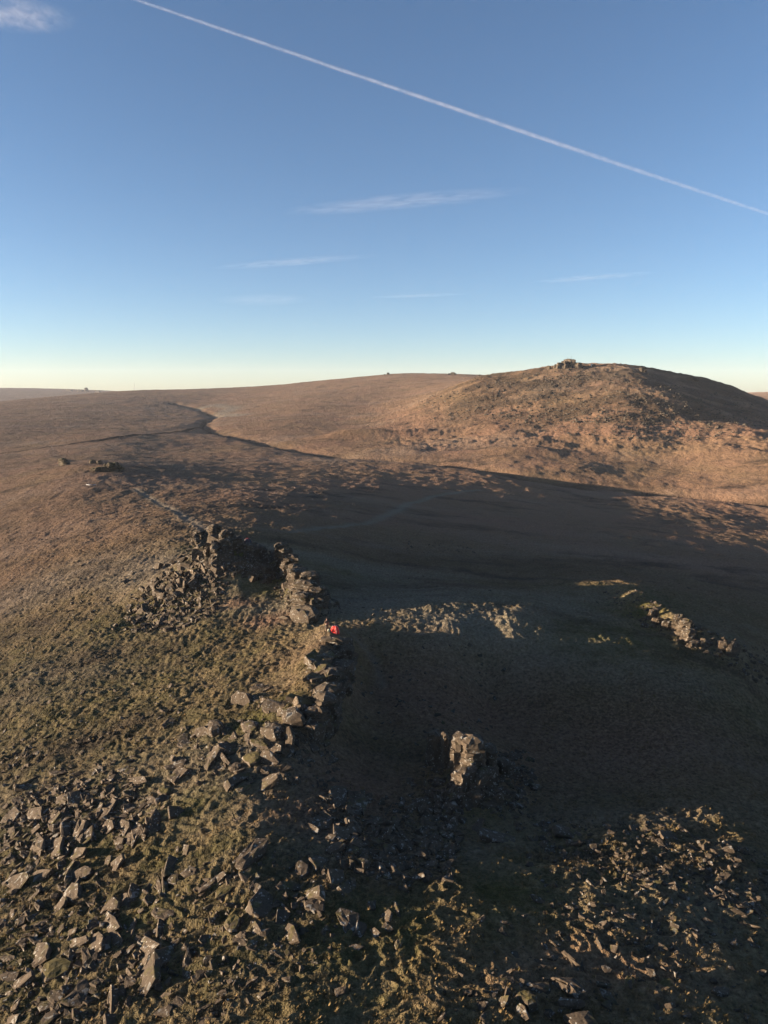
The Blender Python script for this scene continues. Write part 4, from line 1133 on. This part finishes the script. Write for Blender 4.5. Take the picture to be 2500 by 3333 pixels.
tube(b1, p0 - [0, 0, 30], p0 + [0, 0, 118], 3.0, 1.6)
for zz in (20, 60, 95): tube(b1, p0 + [-4, 0, zz], p0 + [4, 0, zz + .5], 1.2, 1.2)
tag(b1.build('radio_mast', M_STEEL, loc=p0), 'very thin radio mast far away on the left horizon', 'mast')

# ------------------------------------------------------------------ frozen puddle
def puddle():
    pl = [(280,1578),(290,1576),(302,1577.5),(312,1574.5),(326,1574),(333,1573.5),(326,1576),(312,1577.5),(300,1579.5),(288,1579)]
    C_ = hit([p[0] for p in pl], [p[1] for p in pl]); z = np.median(C_[:, 2]) - .02
    top = [(a[0], a[1], z) for a in C_]; bot = [(a[0], a[1], z - .5) for a in C_]; n_ = len(pl)
    F = [tuple(range(n_)), tuple(reversed(range(n_, 2 * n_)))] + [(k, n_ + k, n_ + (k + 1) % n_, (k + 1) % n_) for k in range(n_)]
    V = np.array(top + bot)
    m, nt, N, L, bs = newmat('icy_water'); bs.inputs['Base Color'].default_value = (.09, .10, .11, 1); bs.inputs['Roughness'].default_value = .5
    o = mesh_obj('water', V, F, m); o['kind'] = 'structure'
puddle()

# ------------------------------------------------------------------ tents
def fabric(name, col, trans=.25):
    m, nt, N, L, bs = newmat(name)
    tc = N.new('ShaderNodeTexCoord'); f = nnoise(nt, tc.outputs['Object'], 7, 4)
    c_ = nramp(nt, f, [(.3, tuple(v * .85 for v in col)), (.7, col)])
    L.new(c_, bs.inputs['Base Color']); bs.inputs['Roughness'].default_value = .55
    tr = N.new('ShaderNodeBsdfTranslucent'); L.new(c_, tr.inputs[0]); mx = N.new('ShaderNodeMixShader'); mx.inputs[0].default_value = trans
    L.new(bs.outputs[0], mx.inputs[1]); L.new(tr.outputs[0], mx.inputs[2]); L.new(mx.outputs[0], N['Material Output'].inputs[0])
    L.new(nbump(nt, f, .3, .03), bs.inputs['Normal'])
    return m
M_RED = fabric('red_nylon', (.80, .035, .02)); M_DRED = fabric('crimson_nylon', (.45, .03, .05)); M_DARK = plain('dark_fabric', (.03, .03, .035))
M_POLE = plain('pale_pole', (.45, .42, .4), .4)
def tent(name, loc, w_, l_, h_, yaw, skin, label, extra=None, poles=None):
    root = empty(name, loc); root.rotation_euler = (0, 0, yaw); tag(root, label, 'tent', 'tents on the ridge')
    # four ridged dome with flat panels between crossing poles and a pinched hem
    N_ = 24; M_ = 8; V = []; F = []
    for j in range(M_ + 1):
        t = j / M_; zz = h_ * math.sin(t * math.pi / 2); f = math.cos(t * math.pi / 2) ** .8
        for k in range(N_):
            a = 2 * math.pi * k / N_; sq = 1 / max(abs(math.cos((a + math.pi / 6) % (math.pi / 3) - math.pi / 6)), .2) * .90
            sag = 1 - .05 * math.sin(t * math.pi) * (1 - abs(math.sin(3 * a)))
            V.append((math.cos(a) * w_ / 2 * f * sq * sag, math.sin(a) * l_ / 2 * f * sq * sag, zz - .03))
    for j in range(M_):
        for k in range(N_):
            k2 = (k + 1) % N_; F.append((j * N_ + k, j * N_ + k2, (j + 1) * N_ + k2, (j + 1) * N_ + k))
    mesh_obj('flysheet', np.array(V), F, skin, root)
    pb = []
    for q in range(3):
        b_ = Bag(); pr = None
        for s_ in range(13):
            al = math.pi * s_ / 12; a = q * math.pi / 3 + math.pi / 6
            f = abs(math.cos(al)) ** .8 * (1 if math.cos(al) >= 0 else -1); sq = 1.045
            p_ = np.array([math.cos(a) * w_ / 2 * f * sq, math.sin(a) * l_ / 2 * f * sq, h_ * math.sin(al) + .0])
            if pr is not None: tube(b_, pr, p_, .012, .012, 6)
            pr = p_
        b_.build('tent_pole', poles or M_POLE, root)
    # door panel, a darker zipped arch on one face, 15 mm proud
    a = -math.pi / 2; b_ = Bag(); d0 = []
    for t in np.linspace(0, .62, 7):
        zz = h_ * math.sin(t * math.pi / 2); f = math.cos(t * math.pi / 2) ** .8; hw = .20 * (1 - (t / .66) ** 2)
        for s_ in (-1, 1): d0.append((s_ * w_ * hw, -(l_ / 2 * f * .93 + .02), zz))
    F = [(2 * i, 2 * i + 1, 2 * i + 3, 2 * i + 2) for i in range(6)]
    mesh_obj('door', np.array(d0), F, extra or skin, root)
    return root
tp = hit([1091], [2059])[0]
tent('tent', tuple(tp), 1.18, 1.6, 1.0, R(14), M_RED, 'bright red dome tent pitched on the saddle between the crags', M_DRED)
# faint guy pegs belong to the tent; a second darker tent sits behind the tor
tp2 = hit([806], [1768])[0]
tent('tent', (tp2[0], tp2[1], tp2[2]), 1.8, 2.2, 1.15, R(-20), M_DARK, 'crimson edged dark tent half hidden behind the rocky tor', M_DARK, M_DRED)
bb = Bag(); p_ = hit([1071], [2056])[0]
# small pale rucksack beside the tent
def rucksack(loc):
    root = empty('rucksack', loc); tag(root, 'small pale green rucksack lying between the person and the red tent', 'bag')
    m = plain('sage_canvas', (.22, .24, .18)); V = []; F = []; N_ = 10
    for j, (zz, s_) in enumerate(((0, .75), (.08, 1), (.22, .95), (.34, .8), (.40, .4))):
        for k in range(N_):
            a = 2 * math.pi * k / N_; V.append((math.cos(a) * .21 * s_, math.sin(a) * .15 * s_, zz))
    for j in range(4):
        for k in range(N_): F.append((j * N_ + k, j * N_ + (k + 1) % N_, (j + 1) * N_ + (k + 1) % N_, (j + 1) * N_ + k))
    F.append(tuple(range(4 * N_, 5 * N_))); mesh_obj('bag_body', np.array(V), F, m, root, True)
    b_ = Bag(); box(b_, (0, -.16, .06), .26, .07, .18, .2); b_.build('pocket', plain('dark_canvas', (.08, .09, .07)), root)
rucksack(tuple(p_))

# ------------------------------------------------------------------ the person
def person(loc, yaw):
    root = empty('person', loc); root.rotation_euler = (0, 0, yaw)
    tag(root, 'person standing beside the red tent in a brown jacket and dark trousers', 'person')
    def skin(name, nodes, edges, mat, sub=2):
        me = bpy.data.meshes.new(name); me.from_pydata([nd[:3] for nd in nodes], edges, []); me.materials.append(mat)
        o = bpy.data.objects.new(name, me); COL.objects.link(o); o.parent = root
        bpy.context.view_layer.objects.active = o
        sk = o.modifiers.new('skin', 'SKIN')
        me.skin_vertices[0].data[0].use_root = True
        for i, nd in enumerate(nodes):
            r0 = nd[3]; r1 = nd[4] if len(nd) > 4 else r0; me.skin_vertices[0].data[i].radius = (r0, r1)
        sk.use_smooth_shade = True
        s2 = o.modifiers.new('sub', 'SUBSURF'); s2.levels = sub; s2.render_levels = sub
        return o
    ms = plain('skin', (.42, .25, .18), .6)
    nodes = [(0,0,.93,.115,.095),(0,.0,1.08,.125,.09),(0,0,1.25,.135,.10),(0,.0,1.40,.12,.09),(0,0,1.475,.055),(0,-.01,1.53,.05),(0,-.015,1.60,.075,.085),(0,-.015,1.68,.078,.09),(0,-.01,1.735,.05,.06),
             (-.10,0,.88,.085),(-.115,-.01,.50,.06),(-.12,.01,.10,.042),(-.13,-.12,.035,.038,.03),
             (.10,0,.88,.085),(.12,-.02,.50,.06),(.125,.02,.10,.042),(.14,-.11,.035,.038,.03),
             (-.17,0,1.39,.06),(-.23,.02,1.14,.042),(-.21,-.06,.90,.034),(-.205,-.075,.83,.03,.022),
             (.17,0,1.39,.06),(.24,.0,1.15,.042),(.20,-.14,1.00,.034),(.17,-.20,.97,.03,.022),
             (0,-.085,1.635,.016)]
    edges = [(0,1),(1,2),(2,3),(3,4),(4,5),(5,6),(6,7),(7,8),(0,9),(9,10),(10,11),(11,12),(0,13),(13,14),(14,15),(15,16),(3,17),(17,18),(18,19),(19,20),(3,21),(21,22),(22,23),(23,24),(6,25)]
    # five fingers rooted in each palm
    for pi, (hx, hy, hz), dr in ((20, (-.205,-.075,.83), (0, -.15, -1)), (24, (.17,-.20,.97), (-.5, -.8, -.3))):
        dv = Vector(dr).normalized(); sd = dv.cross(Vector((0, 0, 1) if abs(dv.z) < .9 else (1, 0, 0))).normalized()
        for f in range(5):
            ln = (.062, .078, .083, .075, .055)[f] * .9; off = (f - 2) * .015
            if f == 0: b_ = Vector((hx, hy, hz)) + sd * -.03; d2 = (dv + sd * -.9).normalized()
            else: b_ = Vector((hx, hy, hz)) + dv * .03 + sd * off; d2 = dv
            k = len(nodes); m1 = b_ + d2 * ln * .5; m2 = b_ + d2 * ln + Vector((0, -.012, 0))
            nodes += [(*m1, .009), (*m2, .008)]; edges += [(pi, k), (k, k + 1)]
    skin('body', nodes, edges, ms)
    mj = plain('brown_jacket', (.11, .065, .042)); mt = plain('dark_trousers', (.030, .028, .030)); mh = plain('boot_leather', (.05, .035, .025))
    skin('jacket', [(0,0,.90,.155,.125),(0,0,1.08,.15,.115),(0,0,1.25,.16,.12),(0,0,1.39,.14,.105),(0,0,1.47,.078),(-.19,0,1.39,.08),(-.24,.02,1.14,.062),(-.215,-.055,.92,.05),(.19,0,1.39,.08),(.25,0,1.15,.062),(.215,-.12,1.015,.05)],
         [(0,1),(1,2),(2,3),(3,4),(3,5),(5,6),(6,7),(3,8),(8,9),(9,10)], mj)
    skin('trousers', [(0,0,.92,.14,.115),(-.10,0,.84,.10),(-.115,-.01,.50,.075),(-.12,.01,.12,.06),(.10,0,.84,.10),(.12,-.02,.50,.075),(.125,.02,.12,.06)], [(0,1),(1,2),(2,3),(0,4),(4,5),(5,6)], mt)
    for sx in (-1, 1):
        skin('boot', [(sx * .12,.03,.09,.055),(sx * .125,.02,.035,.05,.035),(sx * .135,-.12,.03,.045,.03)], [(0,1),(1,2)], mh, 1)
    skin('hair', [(0,.02,1.70,.085,.09),(0,.01,1.76,.07,.075),(0,.05,1.64,.06,.05)], [(0,1),(0,2)], plain('dark_hair', (.04, .022, .014)))
pp_ = hit([1064], [2053])[0]
person(tuple(pp_), R(205))

# ------------------------------------------------------------------ tussocks: grass as stuff
def tussocks():
    rnd = np.random.default_rng(5); n_ = 15000
    px = rnd.uniform(-60, 2560, n_); py = 1880 + (3420 - 1880) * rnd.random(n_) ** .8
    C_ = hit(px, py); den = fbm(C_[:, 0] / 6, C_[:, 1] / 6, 3, 90); keep = den > rnd.normal(-.05, .18, n_)
    C_ = C_[keep]; n_ = len(C_); nb = 6
    dist = np.hypot(C_[:, 0], C_[:, 1])
    s_ = rnd.uniform(.08, .20, n_) * (1 + .004 * dist); h_ = s_ * rnd.uniform(.5, 1.0, n_)
    V = np.zeros((n_, nb * 3, 3), np.float32)
    for b in range(nb):
        a = rnd.uniform(0, 2 * np.pi, n_); r0 = s_ * rnd.uniform(0, .25, n_); wd = s_ * rnd.uniform(.16, .30, n_)
        ca, sa = np.cos(a), np.sin(a); bx = C_[:, 0] + ca * r0; by = C_[:, 1] + sa * r0
        V[:, b * 3] = np.stack([bx - sa * wd, by + ca * wd, C_[:, 2] - .05], 1)
        V[:, b * 3 + 1] = np.stack([bx + sa * wd, by - ca * wd, C_[:, 2] - .05], 1)
        V[:, b * 3 + 2] = np.stack([bx + ca * s_ * .8, by + sa * s_ * .8, C_[:, 2] + h_ * rnd.uniform(.5, 1.1, n_)], 1)
    me = bpy.data.meshes.new('grass'); nv = n_ * nb * 3; me.vertices.add(nv); me.vertices.foreach_set('co', V.ravel())
    me.loops.add(nv); me.loops.foreach_set('vertex_index', np.arange(nv, dtype=np.int32))
    me.polygons.add(nv // 3); me.polygons.foreach_set('loop_start', np.arange(0, nv, 3, dtype=np.int32)); me.polygons.foreach_set('loop_total', np.full(nv // 3, 3, np.int32)); me.update()
    m, nt, N, L, bs = newmat('dry_grass'); geo = N.new('ShaderNodeNewGeometry')
    f = nnoise(nt, geo.outputs['Position'], .5, 5, .7)
    c_ = nramp(nt, f, [(.3, (.06, .055, .018)), (.45, (.13, .095, .042)), (.6, (.17, .12, .058)), (.75, (.13, .065, .032))])
    L.new(c_, bs.inputs['Base Color']); bs.inputs['Roughness'].default_value = 1; bs.inputs['Specular IOR Level'].default_value = .05
    me.materials.append(m); o = bpy.data.objects.new('grass', me); COL.objects.link(o)
    tag(o, 'rough dry grass tussocks covering the near slopes', 'grass', kind='stuff')
tussocks()

# ------------------------------------------------------------------ contrail and high clouds (real vapour volumes, far above)
ALT = 9000.0
def skyp(px, py, alt=ALT):
    d = ray(px, py); t = alt / d[2]; return np.array([d[0] * t, d[1] * t, H + d[2] * t])
def vapour_body(name, p0, p1, width, height, dens, label, cat, kind, seed, bend=0.0, grow=1.0):
    """ellipsoidal (cloud) or cylindrical (trail) body of thin vapour between two points; width/height in metres"""
    a = skyp(*p0); b = skyp(*p1); c = (a + b) / 2; L_ = np.linalg.norm(b - a) / 2
    V = []; F = []; NS = 20; M_ = 24
    for i in range(M_ + 1):
        x = -math.cos(math.pi * i / M_) if kind == 'cloud' else -1 + 2 * i / M_
        r_ = max(math.sqrt(max(0, 1 - x * x)), .02) if kind == 'cloud' else 1
        for k in range(NS):
            t = 2 * math.pi * k / NS; V.append((x, math.cos(t) * r_, math.sin(t) * r_))
    for i in range(M_):
        for k in range(NS): F.append((i * NS + k, i * NS + (k + 1) % NS, (i + 1) * NS + (k + 1) % NS, (i + 1) * NS + k))
    F.append(tuple(reversed(range(NS)))); F.append(tuple(range(M_ * NS, (M_ + 1) * NS)))
    V = np.array(V); F = fix_winding(V, F)
    m = bpy.data.materials.new(name + '_vapour'); m.use_nodes = True; nt = m.node_tree; nt.nodes.clear(); N = nt.nodes; L = nt.links
    out = N.new('ShaderNodeOutputMaterial'); v = N.new('ShaderNodeVolumeScatter'); v.inputs['Anisotropy'].default_value = .2
    tc = N.new('ShaderNodeTexCoord'); mp = N.new('ShaderNodeMapping'); mp.inputs['Location'].default_value = (seed, 0, 0)
    L.new(tc.outputs['Object'], mp.inputs[0]); sp = N.new('ShaderNodeSeparateXYZ'); L.new(tc.outputs['Object'], sp.inputs[0])
    x_, y_, z_ = sp.outputs
    if kind == 'cloud':
        mp.inputs['Scale'].default_value = (2.2, 1.1, .6); mp.inputs['Rotation'].default_value = (0, 0, .25)
        nz = nnoise(nt, mp.outputs[0], 2.4, 6, .62, .6)
        r2 = nmath(nt, 'ADD', nmath(nt, 'ADD', nmath(nt, 'MULTIPLY', x_, x_), nmath(nt, 'MULTIPLY', y_, y_)), nmath(nt, 'MULTIPLY', z_, z_))
        fo = nmath(nt, 'SUBTRACT', 1.0, r2, True); fo = nmath(nt, 'POWER', fo, 1.3)
        body = nmath(nt, 'MULTIPLY', fo, nramp(nt, nz, [(.40, (.02, .02, .02)), (.62, (1, 1, 1))]))
    else:
        mp.inputs['Scale'].default_value = (44, 3.0, 3.0); nz = nnoise(nt, mp.outputs[0], 1.0, 5, .62, .3)
        yc = nmath(nt, 'ADD', y_, nmath(nt, 'MULTIPLY', nmath(nt, 'SUBTRACT', 1.0, nmath(nt, 'MULTIPLY', x_, x_)), bend))
        yc = nmath(nt, 'ADD', yc, nmath(nt, 'MULTIPLY', nmath(nt, 'SUBTRACT', nz, .5), .10))
        wd = nmath(nt, 'ADD', .19, nmath(nt, 'MULTIPLY', x_, .19 * grow))      # half width grows along the trail
        wd = nmath(nt, 'MAXIMUM', nmath(nt, 'MINIMUM', nmath(nt, 'ADD', .17, nmath(nt, 'MULTIPLY', nmath(nt, 'ADD', x_, .7), .20)), .30), .085)
        r2 = nmath(nt, 'ADD', nmath(nt, 'MULTIPLY', yc, yc), nmath(nt, 'MULTIPLY', z_, z_))
        q = nmath(nt, 'DIVIDE', nmath(nt, 'SQRT', r2), wd); fo = nmath(nt, 'POWER', nmath(nt, 'SUBTRACT', 1.0, q, True), .8)
        fade = nramp(nt, nmath(nt, 'MULTIPLY', nmath(nt, 'ADD', x_, 1.0), .5), [(0, (1, 1, 1)), (.2, (.8, .8, .8)), (.5, (.26, .26, .26)), (1, (.09, .09, .09))])
        body = nmath(nt, 'MULTIPLY', nmath(nt, 'MULTIPLY', fo, fade), nramp(nt, nz, [(.35, (.25, .25, .25)), (.62, (1, 1, 1))]))
    L.new(nmath(nt, 'MULTIPLY', body, dens), v.inputs['Density']); L.new(v.outputs[0], out.inputs['Volume'])
    try: m.cycles.volume_step_rate = .25
    except Exception: pass
    o = mesh_obj(name, V, F, m, smooth=True); o.location = tuple(c); d = (b - a) / np.linalg.norm(b - a)
    o.rotation_euler = (0, 0, math.atan2(d[1], d[0])); o.scale = (L_, width / 2, height / 2)
    tag(o, label, cat); return o
K_ = 1.507
vapour_body('contrail', (K_*150, -50*K_), (K_*1760, K_*495), 640, 640, .0062, 'long white aircraft trail slanting down across the blue sky', 'contrail', 'trail', 3.1, bend=-.30)
def wisp(p0, p1, wpx, dens, label, seed):
    c = skyp(K_ * (p0[0] + p1[0]) / 2, K_ * (p0[1] + p1[1]) / 2); d = np.linalg.norm(c)
    elev = (c[2] - H) / d; w_ = wpx * d / FPX
    vapour_body('cloud', (K_ * p0[0], K_ * p0[1]), (K_ * p1[0], K_ * p1[1]), w_ / elev, w_ * .45, dens / w_, label, 'cloud', 'cloud', seed)
wisp((590, 462), (1165, 408), 46, .16, 'widest thin streak of cloud in the middle of the sky', 11.3)
wisp((445, 581), (830, 550), 22, .09, 'thin slanting streak of cloud low on the left of centre', 12.7)
wisp((1140, 611), (1430, 587), 18, .09, 'thin slanting streak of cloud above the far hill', 13.9)
wisp((-120, 22), (175, 40), 78, .36, 'small ragged white cloud in the top left corner', 14.2)
wisp((505, 636), (625, 658), 44, .04, 'faint puff of cloud low over the left horizon', 15.5)
wisp((790, 643), (1020, 634), 12, .06, 'faintest short cloud streak low in the centre', 16.8)

# ------------------------------------------------------------------ haze
def haze():
    m = bpy.data.materials.new('haze_air'); m.use_nodes = True; nt = m.node_tree; nt.nodes.clear()
    out = nt.nodes.new('ShaderNodeOutputMaterial'); v = nt.nodes.new('ShaderNodeVolumePrincipled')
    v.inputs['Color'].default_value = (.80, .88, 1, 1); v.inputs['Density'].default_value = 3.4e-5
    nt.links.new(v.outputs[0], out.inputs['Volume'])
    zlo = -160; zhi = 330; a = 10000
    V = [(x, y, z) for z in (zlo, zhi) for x, y in ((-a, -a), (a, -a), (a, a), (-a, a))]
    F = [(3, 2, 1, 0), (4, 5, 6, 7), (0, 1, 5, 4), (1, 2, 6, 5), (2, 3, 7, 6), (3, 0, 4, 7)]
    o = mesh_obj('haze', V, F, m); tag(o, 'thin pale air haze over the whole moor', 'haze', kind='stuff')
haze()
